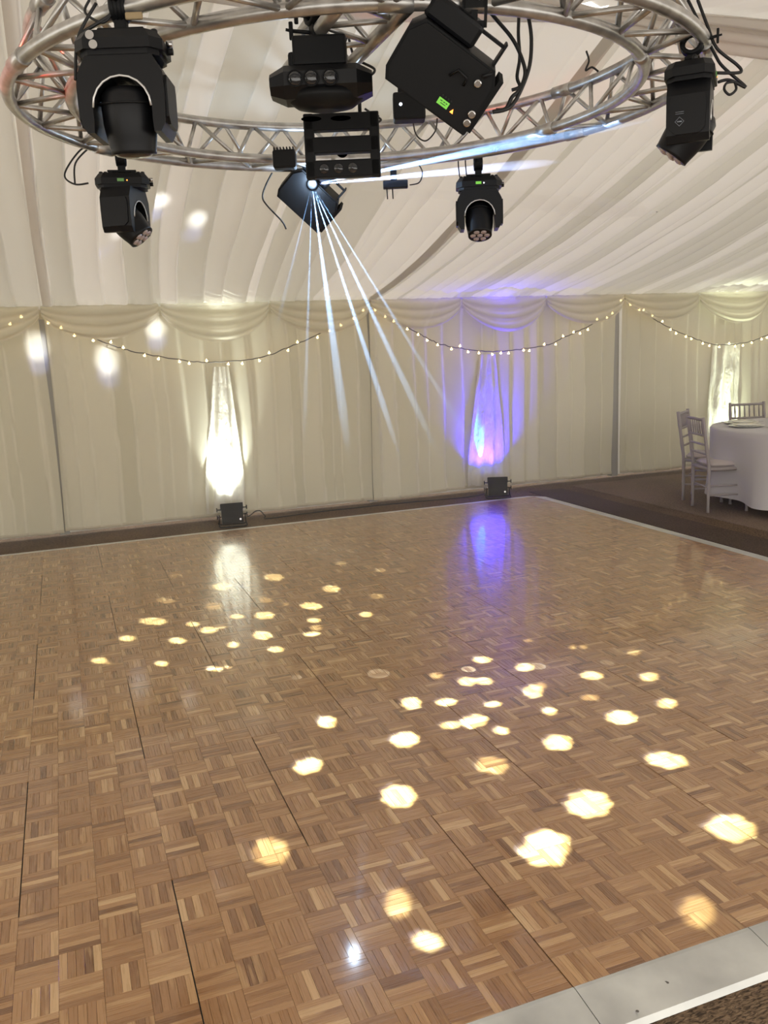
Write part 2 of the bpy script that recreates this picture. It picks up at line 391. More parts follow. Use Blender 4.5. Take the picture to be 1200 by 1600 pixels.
make_drape(-0.255, 2.935, 32, 'pleated cream wall drape behind the white uplighter')
make_drape(2.955, 6.055, 33, 'pleated cream wall drape behind the blue uplighter')
make_drape(6.17, 9.30, 34, 'pleated cream wall drape behind the dining table')
make_drape(9.40, 12.3, 35, 'pleated cream wall drape beyond the dining table bay')
# narrow crinkled voile panel hung at each bay's middle, above its uplighter
for cx, w0, w1, seed, lb in ((1.36, 0.16, 0.40, 3, 'white'), (4.36, 0.20, 0.46, 4, 'blue'), (7.72, 0.42, 0.50, 8, 'third')):
    rows = []
    for j in range(31):
        t = j/30; z = 1.55-1.48*t; wd = w0+(w1-w0)*min(1, t*1.3)
        rows.append([(cx+(i/24-0.5)*wd-0.06*t, 6.118-0.018*math.sin(i*0.8+t*2)-0.02*noise.noise(Vector((i*.3, t*6, seed))), z) for i in range(25)])
    tag(MB().grid(rows).build('voile_panel', M['crinkle']), {'white': 'narrow crinkled voile panel glowing white above the white uplighter', 'blue': 'narrow crinkled voile panel lit violet above the blue uplighter', 'third': 'narrow crinkled voile panel glowing behind the far dining chair'}[lb], 'voile', 'crinkled voile panels')

# ------------------------------------------------------------------ swags along the eave
def make_swag(x0, x1, drop, label, seed):
    rows, tones = [], []; w = x1-x0
    for j in range(29):
        t = j/28; row = []
        for i in range(33):
            s = i/32; sag = (4*s*(1-s))**0.8
            top = 2.185; hang = 0.115+drop*sag
            z = top-hang*t
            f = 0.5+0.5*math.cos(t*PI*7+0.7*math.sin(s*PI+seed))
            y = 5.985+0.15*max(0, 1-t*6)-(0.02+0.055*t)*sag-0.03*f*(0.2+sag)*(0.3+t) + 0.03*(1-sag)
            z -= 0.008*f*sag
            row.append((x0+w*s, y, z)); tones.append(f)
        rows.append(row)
    tag(MB().grid(rows).build('swag', M['swag'], tones=tones), label, 'swag', 'voile swags along the eave')
def bay(a, b, lab):
    w = (b-a)/3
    for i in range(3):
        make_swag(a+w*i+0.01, a+w*(i+1)-0.01, (0.22, 0.28, 0.23)[i], lab[i], a+i)
bay(-3.4, -0.27, ['ivory swag on the eave outside the left edge, first of its bay', 'ivory swag on the eave outside the left edge, middle of its bay', 'ivory voile swag at the left edge, left of the first drape join'])
bay(-0.27, 2.95, ['ivory voile swag right of the left drape join, above the string lights', 'ivory voile swag brightly lit by the white uplighter below it', 'ivory voile swag crossed by the light beams, left of the middle drape join'])
bay(2.95, 6.12, ['ivory voile swag just right of the middle drape join', 'voile swag lit violet by the blue uplighter below it', 'ivory voile swag left of the grey drape join near the table'])
bay(6.12, 9.35, ['ivory voile swag with warm bulbs glowing behind it, right of the grey join', 'ivory voile swag lit greenish white above the dining table', 'ivory voile swag beyond the right edge above the table'])
tag(MB().box((4.0, 6.17, 2.14), (16.7, 0.03, 0.16)).build('trim_9', M['swag']), kind='structure')

# ------------------------------------------------------------------ string lights
bulb_me = MB().lathe([(0.0015, 0.030), (0.005, 0.026), (0.0055, 0.018), (0.013, 0.010), (0.016, 0.002), (0.009, -0.004), (0.001, -0.007)], 8, cap=False).build('bulb_source', M['bulb'])
bmesh_data = bulb_me.data; bpy.data.objects.remove(bulb_me)
def string_lights(pts, nb, label, seed):
    q = random.Random(seed); path = smooth_path(pts, 14)
    path = [p+Vector((0, q.uniform(-.004, .004), q.uniform(-.006, .006))) for p in path]
    root = MB().tube(path, 0.0055, 5).build('string_lights', M['wire'])
    tag(root, label, 'string lights', 'warm string lights below the swags')
    L = [0]
    for a, b in zip(path, path[1:]): L.append(L[-1]+(b-a).length)
    for k in range(nb):
        d = L[-1]*(k+0.5+q.uniform(-.25, .25))/nb; i = max(j for j in range(len(L)) if L[j] <= d)
        p = path[min(i, len(path)-1)]
        o = bpy.data.objects.new('bulb', bmesh_data); COL.objects.link(o); o.parent = root
        o.scale = (.85, .85, .85); o.location = p+Vector((q.uniform(-.01, .01), -0.012, q.choice((-0.030, -0.034, -0.028, 0.012)))); o.rotation_euler = (q.uniform(-.4, .4), q.uniform(-.5, .5), 0)
    return root
ys = 6.0
string_lights([(-3.3, 6.0, 2.1), (-2.6, 6.01, 1.75), (-1.9, 6.01, 1.6), (-1.2, 6.01, 1.72), (-.62, ys, 2.0), (-.34, 6.06, 2.15)], 22, 'string of warm bulbs rising to the left drape join from the left edge', 1)
string_lights([(-.25, 6.06, 2.10), (-.10, 6.00, 1.96), (.17, 6.00, 1.87), (.50, 6.00, 1.74), (1.12, 6.00, 1.61), (1.70, 6.00, 1.62), (2.17, 6.00, 1.76), (2.75, 6.02, 2.01), (2.92, 6.06, 2.14)], 22, 'string of warm bulbs sagging across the bay with the white uplighter', 2)
string_lights([(2.97, 6.06, 2.10), (3.23, 6.02, 1.95), (3.56, 6.00, 1.76), (3.82, 6.00, 1.66), (4.36, 6.00, 1.58), (5.02, 6.00, 1.62), (5.27, 6.00, 1.70), (5.57, 6.01, 1.80), (6.02, 6.06, 2.0), (6.10, 6.06, 2.12)], 26, 'string of warm bulbs sagging across the bay with the blue uplighter', 3)
string_lights([(6.14, 6.06, 2.13), (6.40, 6.02, 1.95), (6.70, 6.00, 1.79), (7.08, 6.00, 1.64), (7.57, 6.00, 1.53), (8.17, 6.00, 1.60), (8.75, 6.02, 1.85), (9.3, 6.06, 2.13)], 26, 'string of warm bulbs sagging above the dining table', 4)

# ------------------------------------------------------------------ dance floor: panels, strips, edge ramps
df = empty('dance_floor', (0, 0, 0)); tag(df, 'portable oak parquet dance floor with aluminium edging on brown carpet', 'dance floor')
X0, X1 = -3, 5
G = 0.0022; strips = []
for row in range(-1, 6):
    off = 0.5 if row % 2 == 0 else 0.0
    k = X0-off
    while k < X1-1e-6:
        a, b = max(k, X0), min(k+1, X1)
        if b-a > 0.01:
            MB().box(((a+b)/2*PN, (row+0.5)*PN, -0.0155), ((b-a)*PN-0.001, PN-0.001, 0.020)).build('floor_panel', M['oak_board'], df)
        k += 1
    for iy_ in range(8):
        for ix_ in range(X0*8, X1*8):
            sx, sy = ix_*SQ, (row*8+iy_)*SQ
            along_x = (ix_+40+row*8+iy_+40) % 2 == 1
            for f in range(5):
                if along_x: x_, y_, w_, h_ = sx, sy+f*FW, SQ, FW
                else: x_, y_, w_, h_ = sx+f*FW, sy, FW, SQ
                xa, xb, ya, yb = x_+0.0003, x_+w_-0.0003, y_+0.0003, y_+h_-0.0003
                # joints between panels are a little wider
                if abs(xa/PN-off-round(xa/PN-off)) < 0.003: xa += G*0.7
                if abs(xb/PN-off-round(xb/PN-off)) < 0.003: xb -= G*0.7
                if iy_ == 0 and abs(ya-sy) < 0.001: ya += G*0.3
                if iy_ == 7 and abs(yb-sy-SQ) < 0.001: yb -= G*0.3
                strips.append((xa, xb, ya, yb))
def dcam(s):
    cx, cyy = (s[0]+s[1])/2, (s[2]+s[3])/2; p = Vector((cx, cyy, 0))-cam.matrix_world.translation
    zf = p.dot(fwd)
    px, py = 600+1333*p.dot(rt)/zf, 800-1333*p.dot(up)/zf
    return zf if (0 < px < 1200 and 0 < py < 1600) else 99
strips.sort(key=dcam)
def strip_mesh(mb, s, z):
    xa, xb, ya, yb = s; c = 0.0005; zt = z
    mb.add([(xa, ya, -0.006), (xb, ya, -0.006), (xb, yb, -0.006), (xa, yb, -0.006), (xa, ya, zt-c), (xb, ya, zt-c), (xb, yb, zt-c), (xa, yb, zt-c),
            (xa+c, ya+c, zt), (xb-c, ya+c, zt), (xb-c, yb-c, zt), (xa+c, yb-c, zt)],
           [(0, 1, 5, 4), (1, 2, 6, 5), (2, 3, 7, 6), (3, 0, 4, 7), (4, 5, 9, 8), (5, 6, 10, 9), (6, 7, 11, 10), (7, 4, 8, 11), (8, 9, 10, 11)])
shared = {}
for s in strips[:300]:
    cx, cyy = (s[0]+s[1])/2, (s[2]+s[3])/2; key = (round(s[1]-s[0], 5), round(s[3]-s[2], 5))
    if key not in shared:
        mb = MB(); strip_mesh(mb, (-key[0]/2, key[0]/2, -key[1]/2, key[1]/2), 0.0)
        o = mb.build('parquet_strip', M['oak'], df, (cx, cyy, 0)); shared[key] = o.data
    else:
        o = bpy.data.objects.new('parquet_strip', shared[key]); COL.objects.link(o); o.parent = df; o.location = (cx, cyy, 0)
    o.location.z = rnd.uniform(-0.0002, 0.0002)
mb = MB()
for s in strips[300:]: strip_mesh(mb, s, rnd.uniform(-0.0002, 0.0002))
o = mb.build('parquet_strips', M['oak'], df); o['kind'] = 'stuff'
def ramp_piece(x0, y0, x1, y1, nx, ny):
    """edge ramp from (x0,y0) to (x1,y1), sloping outward along (nx,ny)"""
    W = 0.152; a, b = Vector((x0, y0, 0)), Vector((x1, y1, 0)); n = Vector((nx, ny, 0)); d = (b-a).normalized()*0.0012
    a += d; b -= d
    prof = [(0.001, 0.001), (0.012, 0.001), (W-0.012, -0.016), (W, -0.0285), (0.001, -0.0285)]
    vs = [p+n*q[0]+Vector((0, 0, q[1])) for p in (a, b) for q in prof]
    k = len(prof); fs = [tuple(range(k)), tuple(range(2*k-1, k-1, -1))]+[(i, k+i, k+(i+1) % k, (i+1) % k) for i in range(k)]
    o = MB().add(vs, fs).build('edge_ramp', M['ramp'], df)
for i in range(X0, X1):
    ramp_piece(i*PN, -PN, (i+1)*PN, -PN, 0, -1) if i != 1 else (ramp_piece(PN, -PN, 1.49, -PN, 0, -1), ramp_piece(1.49, -PN, 2*PN, -PN, 0, -1))
    ramp_piece(i*PN, 6*PN, (i+1)*PN, 6*PN, 0, 1)
for j in range(-1, 6): ramp_piece(X1*PN, j*PN, X1*PN, (j+1)*PN, 1, 0)
mb = MB()
for x, y in ((1.15, -0.985), (1.152, -0.99), (1.02, -1.04)): mb.lathe([(0.0045, 0), (0.003, 0.0012)], 8, T(x, y, -0.008))
mb.build('scuff_dots', M['wire'], df)

# ------------------------------------------------------------------ circular truss and the straight truss across it
RC = Vector((1.24, 1.338, 2.75)); RN = Vector((-0.021, -0.019, 1)).normalized()
E1 = Vector((1, 0, 0.021)).normalized(); E2 = RN.cross(E1)
RA, RB, RM, HC = 1.245, 1.485, 1.376, 0.208
def ring_pt(a, r, h=0): return RC+RN*h+(E1*math.cos(a)+E2*math.sin(a))*r
truss = empty('circular_truss', RC); tag(truss, 'large circular aluminium lighting truss hanging over the dance floor', 'truss')
def tchild(mb, name, m=None, parent=truss):
    o = mb.build(name, m or M['alu'], parent); o.matrix_parent_inverse = Matrix.Translation(-RC); return o
for r, h in ((RA, 0), (RB, 0), (RM, HC)):
    tchild(MB().tube([ring_pt(2*PI*k/128, r, h) for k in range(128)], 0.0255, 14, closed=True), 'chord_ring')
NB = 24
for k in range(NB):
    a0, a1 = 2*PI*k/NB, 2*PI*(k+1)/NB; am = (a0+a1)/2
    for p, q in ((ring_pt(a0, RA), ring_pt(am, RB)), (ring_pt(am, RB), ring_pt(a1, RA)), (ring_pt(a0, RA), ring_pt(am, RM, HC)), (ring_pt(am, RM, HC), ring_pt(a1, RA)),
                 (ring_pt(am, RB), ring_pt(a0, RM, HC)), (ring_pt(am, RB), ring_pt(a1, RM, HC))):
        tchild(MB().tube([p, q], 0.011, 8), 'lattice_brace')
for k in range(6):                                # couplings between the six arc segments
    a = 2*PI*k/6+0.28
    for r, h in ((RA, 0), (RB, 0), (RM, HC)):
        tchild(MB().tube([ring_pt(a-0.045, r, h), ring_pt(a, r, h), ring_pt(a+0.045, r, h)], 0.031, 14), 'coupling_sleeve')
ct = empty('cross_truss', (0.9, 0.5, 2.75)); tag(ct, 'straight aluminium truss crossing the inside of the circular truss', 'truss')
CTI = Matrix.Translation((-0.9, -0.5, -2.75))
XL, XR_, YA, YB, ZL = 0.795, 1.015, -0.02, 1.12, 2.742
for p, q in (((XL, YA, ZL), (XL, YB, ZL)), ((XR_, YA, ZL), (XR_, YB, ZL)), ((0.905, YA, ZL+0.19), (0.905, YB, ZL+0.19))):
    o = MB().tube([p, q], 0.0255, 14).build('chord', M['alu'], ct); o.matrix_parent_inverse = CTI
for k in range(5):
    a, m_, b = (YA+(YB-YA)*(k+e)/5 for e in (0.0, 0.5, 1.0))
    for p, q in (((XL, a, ZL), (XR_, m_, ZL)), ((XR_, m_, ZL), (XL, b, ZL)), ((XL, a, ZL), (0.905, m_, ZL+0.19)), ((XR_, m_, ZL), (0.905, b, ZL+0.19))):
        o = MB().tube([p, q], 0.010, 8).build('brace', M['alu'], ct); o.matrix_parent_inverse = CTI

# ------------------------------------------------------------------ fixtures
def clamp_mb(r=0.03, M4=None, handles=1):
    """half-coupler clamp around a tube lying along local x, bolt and T-handle"""
    A = M4 or Matrix.Identity(4); mb = MB()
    pts = [(0, math.cos(a)*(r+0.008), math.sin(a)*(r+0.008)) for a in [PI*2*i/16 for i in range(17)]]
    for x in (-0.018, -0.006, 0.006, 0.018): mb.tube([(x, p[1], p[2]) for p in pts], 0.010, 6, M4=A)
    mb.box((0, 0, -r-0.028), (0.04, 0.035, 0.045), A, 0.004)
    for h in range(handles):
        y = -r-0.035 if h == 0 else -r-0.03
        z = 0.005 if h == 0 else -0.045
        mb.tube([(0, y+0.03, z), (0, y-0.03, z+0.008)], 0.006, 6, M4=A)
        mb.box((0, y-0.032, z+0.008), (0.013, 0.010, 0.055), A, 0.002); mb.tube([(0, y-0.03, z+0.008), (0, y-0.048, z+0.01)], 0.004, 6, M4=A)
    return mb
def moving_head(loc, rz, pan, tilt, label, led=True, s=1.0, lcd='lcd_dim', logo=False):
    root = empty('moving_head', loc, rz); root.scale = (s, s, s); tag(root, label, 'stage light')
    clamp_mb().build('clamp', M['black'], root)
    mb = MB()
    mb.box((0, 0, -0.072), (0.15, 0.045, 0.012), bev=0.003)
    for x in (-0.06, 0.06): mb.box((x, 0, -0.085), (0.022, 0.05, 0.022), bev=0.003)
    mb.build('mounting_bracket', M['black'], root)
    w, d = 0.14, 0.095; c = 0.035                     # base: chamfered box hung upside down
    poly = [(-w+c, -d), (w-c, -d), (w, -d+c), (w, d-c), (w-c, d), (-w+c, d), (-w, d-c), (-w, -d+c)]
    mb = MB(); mb.prism(poly, -0.150, -0.118, top=1.0); mb.prism(poly, -0.118, -0.092, top=0.86)
    mb.prism([(x*0.9, y*0.9) for x, y in poly], -0.166, -0.150); base = mb.build('base', M['black_plastic'], root)
    for x in (-0.108, -0.085, 0.085, 0.108): MB().lathe([(0.011, 0), (0.011, 0.014), (0.008, 0.018)], 10, T(x, -0.02, -0.094)).build('foot_pad', M['rubber'], base)
    if lcd: MB().box((-0.005, -d-0.0015, -0.131), (0.034, 0.004, 0.015)).build('display', M[lcd], base)
    else:
        for z in (-0.112, -0.140): MB().tube([(-0.078-(z+.112)*0.3, -d+0.002, z), (-0.078-(z+.112)*0.3, -d-0.006, z)], 0.0135, 16).build('round_socket', M['steel'], base)
    if lcd: MB().lathe([(0.0035, 0), (0.002, 0.003)], 8, T(0.028, -d-0.001, -0.133) @ RX(PI/2)).build('indicator_light', M['amber'] if lcd == 'lcd_dim' else M['white_led'], base)
    for i, z in enumerate((-0.112, -0.135)):
        MB().tube([(w-0.002, 0.01, z), (w+0.018, 0.01, z)], 0.011, 10).build('socket', M['steel'] if i == 0 else M['black'], base)
    piv = -0.325
    yk = empty('yoke', (0, 0, -0.166), pan); yk.parent = root
    A = Matrix(((1, 0, 0, 0), (0, 0, 1, 0), (0, 1, 0, 0), (0, 0, 0, 1)))
    outer = [(-0.118, -0.232), (-0.134, -0.205), (-0.138, -0.12), (-0.136, -0.055), (-0.118, -0.022), (-0.105, 0.0), (-0.05, 0.0), (0, 0.0), (0.05, 0.0), (0.105, 0.0), (0.118, -0.022), (0.136, -0.055), (0.138, -0.12), (0.134, -0.205), (0.118, -0.232)]
    inner = [(-0.096, -0.232), (-0.094, -0.20)]+[(-0.094*math.cos(PI*k/10), -0.155+0.094*math.sin(PI*k/10)) for k in range(11)]+[(0.094, -0.20), (0.096, -0.232)]
    n = len(outer); vs = []
    for y in (-0.082, 0.082):
        vs += [(x, y, z) for x, z in outer]+[(x, y, z) for x, z in inner]
    fs = []
    for k in range(n-1):
        fs += [(k, n+k, n+k+1, k+1), (2*n+k, 2*n+k+1, 3*n+k+1, 3*n+k), (k, k+1, 2*n+k+1, 2*n+k), (n+k, 3*n+k, 3*n+k+1, n+k+1)]
    fs += [(0, 2*n, 3*n, n), (n-1, 2*n-1, 4*n-1, 3*n-1)]
    shell = MB().add(vs, fs).build('yoke_shell', M['black_plastic'], yk)
    MB().tube([(x*0.985, -0.084, -0.155+(z+0.155)*0.985) for x, z in inner[2:13]], 0.0035, 6).build('silver_arch', M['silver_trim'], yk)
    for sx in (-1, 1):
        xb = sx*0.1375
        poly = [(-0.062, -0.06), (0.062, -0.06), (0.070, -0.09), (0.066, -0.185), (0.045, -0.205), (-0.045, -0.205), (-0.066, -0.185), (-0.070, -0.09)]
        A = Matrix(((0, 0, 1, 0), (1, 0, 0, 0), (0, 1, 0, 0), (0, 0, 0, 1)))
        arm = MB().prism(poly, *((xb-0.006, xb+0.007) if sx > 0 else (xb-0.007, xb+0.006)), A).build('yoke_cover', M['black_plastic'], yk)
        if logo:
            q = MB(); X = xb+sx*0.0080; pts = [(X, 0.030, -0.14), (X, 0.047, -0.157), (X, 0.030, -0.174), (X, 0.013, -0.157)]
            q.tube(pts, 0.0012, 4, closed=True); q.tube([(X, 0.021, -0.157), (X, 0.039, -0.157)], 0.0028, 4)
            for z in (-0.128, -0.121): q.tube([(X, 0.014, z), (X, 0.046, z)], 0.0010, 4)
            q.build('emblem', M['logo'], arm)
    head = empty('head', (0, 0, piv+0.166), 0, tilt); head.parent = yk
    prof = [(0.030, 0.085), (0.060, 0.080), (0.080, 0.060), (0.0865, 0.020), (0.0865, -0.030), (0.080, -0.075), (0.074, -0.110), (0.074, -0.122), (0.066, -0.122)]
    MB().lathe(prof, 32).build('head_shell', M['black_plastic'], head)
    a = [(0.0885*math.cos(t), 0.0885*math.sin(t), 0.030) for t in [PI*2*i/40 for i in range(40)]]
    MB().tube(a, 0.004, 6, closed=True).build('head_seam', M['black'], head)
    if led:
        spots = [(0, 0)]+[(0.043*math.cos(k*PI/3), 0.043*math.sin(k*PI/3)) for k in range(6)]
        MB().lathe([(0.066, -0.1215), (0.066, -0.119)], 28).build('lens_plate', M['black'], head)
        for x, y in spots:
            MB().lathe([(0.0185, -0.1200), (0.0180, -0.125), (0.013, -0.129), (0.001, -0.131)], 16, T(x, y, 0), cap=False).build('led_lens', M['led_lens'], head)
    else:
        MB().lathe([(0.062, -0.1215), (0.055, -0.128), (0.03, -0.134), (0.001, -0.136)], 28, cap=False).build('lens', M['glass_lens'], head)
    return root
mh1 = moving_head((0.122, 0.361, 2.715), -0.34, 0.0, 0.16, 'large black moving head hanging nearest on the left side of the circular truss', led=False, s=0.95, lcd=None)
MB().box((0.055, -0.05, -0.045), (0.055, 0.012, 0.022), bev=0.004).build('tan_sticker', M['label_tan'], mh1)
moving_head((0.265, 2.46, 2.725), -0.15, 1.25, -0.70, 'small black moving head at the far left of the truss', led=True)
moving_head((2.40, 2.43, 2.76), -0.42, 0.0, -0.42, 'blue-lit black moving head hanging from the far right part of the truss', led=True, lcd='lcd')
moving_head((2.195, 0.252, 2.735), 0.80, 0.0, 0.66, 'black moving head with seven lenses hanging from the right rim of the truss', led=True, logo=True, s=0.93)

# multi-lens effect light on the cross truss
def derby(loc, rz):
    root = empty('effect_light', loc, rz); tag(root, 'rounded black effect light with a row of lenses hanging at the truss centre', 'stage light')
    clamp_mb(handles=2, M4=T(-0.01, -0.02, 0.215) @ RZ(0.5)).build('clamp', M['black'], root)
    for zz, xx in ((0.205, -0.075), (0.155, -0.095)):
        mb = MB(); mb.tube([(0, -0.01, zz-0.005), (xx, -0.03, zz)], 0.0065, 6); mb.box((xx, -0.03, zz), (0.014, 0.012, 0.058), RY(0.0), 0.003); mb.tube([(xx, -0.03, zz), (xx-0.018, -0.033, zz+0.004)], 0.005, 6)
        mb.build('clamp_handle', M['black'], root)
    mb = MB(); mb.box((0, 0, 0.155), (0.03, 0.06, 0.04)); mb.box((0, 0.0, 0.085), (0.185, 0.12, 0.095), bev=0.008); mb.box((-0.085, 0.01, 0.06), (0.05, 0.12, 0.05), bev=0.01)
    mb.build('control_box', M['black'], root)
    prof = [(-0.060, 0.036), (0.060, 0.036), (0.095, 0.005), (0.085, -0.045), (0.03, -0.075), (-0.05, -0.070), (-0.088, -0.035), (-0.092, 0.008)]
    A = Matrix(((0, 0, 1, 0), (1, 0, 0, 0), (0, 1, 0, 0), (0, 0, 0, 1)))
    mb = MB(); mb.prism(prof, -0.125, 0.125, A)
    mb.prism(prof, 0.125, 0.178, A, top=0.62); mb.add(*(lambda v, f: (v, f))([(p[2], p[0], p[1]) for p in []], []))
    mb.prism([(a*0.62, b*0.62-0.007) for a, b in prof], -0.178, -0.125, A, top=1/0.62)
    body = mb.build('housing', M['black_plastic'], root)
    mb = MB(); mb.lathe([(0.145, 0), (0.135, -0.02), (0.10, -0.045), (0.05, -0.055)], 28, T(0.01, 0.0, -0.045) @ Matrix.Diagonal((1, 0.62, 1, 1)))
    mb.build('lower_dish', M['black'], root)
    for x in (-0.085, -0.03, 0.035):
        A2 = T(x, -0.094, -0.016) @ RX(PI/2+0.12)
        MB().lathe([(0.0275, -0.01), (0.0275, 0.004), (0.024, 0.004)], 22, A2, cap=False).build('lens_rim', M['black'], body)
        MB().lathe([(0.0245, 0.0), (0.019, 0.007), (0.010, 0.010), (0.001, 0.0112)], 20, A2, cap=False).build('lens', M['glass_lens'], body)
    return root
db = derby((0.80, 0.492, 2.585), -0.36)

# square-framed effect light hanging below and behind it
fr = empty('framed_effect_light', (1.05, 1.04, 2.50), -0.36); tag(fr, 'square black framed light with two long slots, hanging behind the rounded one', 'stage light')
mb = MB()
for z, h in ((0.094, 0.067), (0.003, 0.065), (-0.092, 0.070)): mb.box((0, 0, z), (0.315, 0.05, h), bev=0.006)
for x in (-0.137, 0.137): mb.box((x, 0, 0), (0.042, 0.05, 0.258), bev=0.006)
mb.build('frame', M['black'], fr)
for x in (-0.08, -0.02, 0.04): MB().lathe([(0.021, 0), (0.016, 0.007), (0.001, 0.010)], 18, T(x, -0.025, -0.092) @ RX(PI/2), cap=False).build('lens', M['glass_lens'], fr)
mb = MB(); mb.tube([(-0.08, 0, 0.12), (-0.08, 0.0, 0.22)], 0.008, 6); mb.tube([(0.08, 0, 0.12), (0.08, 0.0, 0.22)], 0.008, 6); mb.box((0, 0, 0.225), (0.22, 0.035, 0.012)); mb.box((-0.035, 0, 0.236), (0.05, 0.06, 0.03), bev=0.005)
mb.build('hanging_bracket', M['black'], fr)

def projector(loc, R, label, s=1.0, front_lens=False, lit_disp=True):
    """boxy multi-beam effect projector; local -y is the panel seen from the floor"""
    root = empty('effect_projector', loc); root.rotation_euler = R.to_euler(); root.scale = (s, s, s); tag(root, label, 'stage light')
    w, h, d = 0.168, 0.108, 0.20
    c = 0.035; poly = [(-w+0.02, -h), (w-0.004, -h), (w, -h+0.006), (w, h-0.045), (w-0.03, h), (-w+c, h), (-w, h-c*1.4), (-w, -h+0.035)]
    A = Matrix(((1, 0, 0, 0), (0, 0, 1, 0), (0, 1, 0, 0), (0, 0, 0, 1)))
    mb = MB(); mb.prism(poly, 0.0, d, A); mb.prism([(x*0.94, z*0.94) for x, z in poly], -0.012, 0.0, A)
    body = mb.build('housing', M['black'], root)
    mb = MB()
    for i in range(12): mb.box((w+0.006, 0.02+i*0.0145, 0.0), (0.016, 0.005, 2*h*0.86))
    mb.build('cooling_fins', M['black'], body)
    mb = MB()
    for i in range(9): mb.box((-0.10+i*0.014, d*0.5, h+0.002), (0.004, 0.07, 0.006))
    mb.build('vent_slots', M['black_plastic'], body)
    MB().box((-0.055, d*0.45, h+0.040), (0.19, 0.13, 0.078), bev=0.014).build('fan_housing', M['black_plastic'], root)
    mb = MB(); mb.box((0, d*0.5, h+0.06), (0.26, 0.03, 0.010))
    for x in (-0.13, 0.13): mb.box((x, d*0.5, h), (0.008, 0.07, 0.15), bev=0.002)
    mb.build('yoke_bracket', M['black'], root)
    return root, body, (w, h, d)
def basis(nrm, rollang):
    """rotation whose local -y looks along nrm, rolled about it"""
    y = -Vector(nrm).normalized(); x = y.cross(Vector((0, 0, 1))).normalized(); z = x.cross(y)
    return Matrix((x, y, z)).transposed() @ Matrix.Rotation(rollang, 3, 'Y')
pj, body, (w, h, d) = projector((1.092, 0.127, 2.514), basis((-0.42, -0.80, -0.42), 0.66), 'biggest black box projector with green display hanging nearest on the truss', 1.0)
MB().box((0.050, -0.0135, -0.060), (0.040, 0.004, 0.021)).build('display', M['lcd'], body)
mb = MB()
for q, (x, ww) in enumerate(((0.041, 0.008), (0.052, 0.006), (0.061, 0.006))): mb.box((x, -0.0158, -0.056), (ww, 0.0006, 0.003))
mb.box((0.051, -0.0158, -0.063), (0.020, 0.0006, 0.0025)); mb.build('display_text', M['lcd_ink'], body)
mb = MB(); mb.prism([(0, -0.007), (0.012, -0.007), (0.006, 0.006)], 0, 0.004, T(0.083, -0.0125, -0.063) @ RX(PI/2)); mb.build('indicator_light', M['amber'], body)
mb = MB()
for i in range(4): mb.lathe([(0.003, 0), (0.003, 0.003)], 8, T(0.037+i*0.011, -0.012, -0.041) @ RX(PI/2))
mb.build('buttons', M['rubber'], body)
for x, z in ((0.148, -0.035), (0.150, -0.065), (0.11, 0.05)):
    MB().lathe([(0.013, 0), (0.013, 0.008), (0.009, 0.010)], 16, T(x, -0.013, z) @ RX(PI/2)).build('socket', M['steel'], body)
MB().tube([(0.02, -0.02, 0.02), (0.035, -0.03, 0.05), (0.07, -0.03, 0.045), (0.075, -0.018, 0.02)], 0.005, 6).build('cable_clip', M['black_plastic'], body)
MB().tube([(0.13, -0.02, 0.10), (0.11, -0.03, 0.075)], 0.007, 8).build('wing_screw', M['black_plastic'], body)
clamp_mb(handles=1, M4=Matrix.Translation((0.0, 0.0, 0.0))).build('clamp', M['black'], None)
cl = bpy.data.objects[-1] if False else [o for o in COL.objects if o.name.startswith('clamp') and o.parent is None][0]
cl.parent = pj; cl.matrix_parent_inverse = (Matrix.Translation(pj.location) @ pj.rotation_euler.to_matrix().to_4x4()).inverted()
cl.location = (1.16, 0.22, 2.74); cl.rotation_euler = (0, 0, -0.3)
pl_holes = MB()                                        # perforated side plate beside the clamp
for (x, z, ww, hh) in ((-0.035, 0, 0.010, 0.11), (0.035, 0, 0.010, 0.11), (0, 0.05, 0.07, 0.010), (0, -0.045, 0.07, 0.02), (0, 0.012, 0.07, 0.022), (0, -0.02, 0.02, 0.03)): pl_holes.box((x, 0, z), (ww, 0.006, hh))
o = pl_holes.build('perforated_plate', M['black'], pj); o.location = (-0.02, 0.05, 0.21); o.rotation_euler = (0, -0.6, 0)

pj2, body2, _ = projector((1.40, 2.80, 2.585), basis((-0.36, -0.86, -0.36), 0.80), 'black box projector with a blazing lens shooting beams, at the far rim of the truss', 1.06)
PM = Matrix.Translation(pj2.location) @ pj2.rotation_euler.to_matrix().to_4x4() @ Matrix.Scale(1.06, 4)
lc = PM.inverted() @ Vector((1.399, 2.70, 2.654)); lc.y = -0.014
MB().lathe([(0.028, -0.004), (0.030, 0.012), (0.022, 0.012)], 22, Matrix.Translation(lc) @ RX(PI/2)).build('lens_rim', M['black'], body2)
MB().lathe([(0.0215, 0.0), (0.016, 0.010), (0.001, 0.014)], 20, Matrix.Translation(lc) @ RX(PI/2), cap=False).build('lit_lens', M['source'], body2)
S = PM @ (lc+Vector((0, -0.022, 0)))
MB().tube([(0, 0.1, 0.1), (0, 0.1, 0.21)], 0.010, 8).build('hanging_rod', M['black'], pj2)

sb = empty('small_strobe', (1.50, 1.37, 2.76), -0.36); tag(sb, 'small black light with one white glowing dot, half hidden behind the biggest projector', 'stage light')
MB().box((0, 0, 0), (0.15, 0.10, 0.12), bev=0.01).build('housing', M['black'], sb)
MB().lathe([(0.007, 0), (0.004, 0.004)], 10, T(-0.04, -0.05, 0.005) @ RX(PI/2)).build('indicator_light', M['white_led'], sb)
MB().box((0, 0, 0.10), (0.10, 0.03, 0.10)).build('bracket', M['black'], sb)

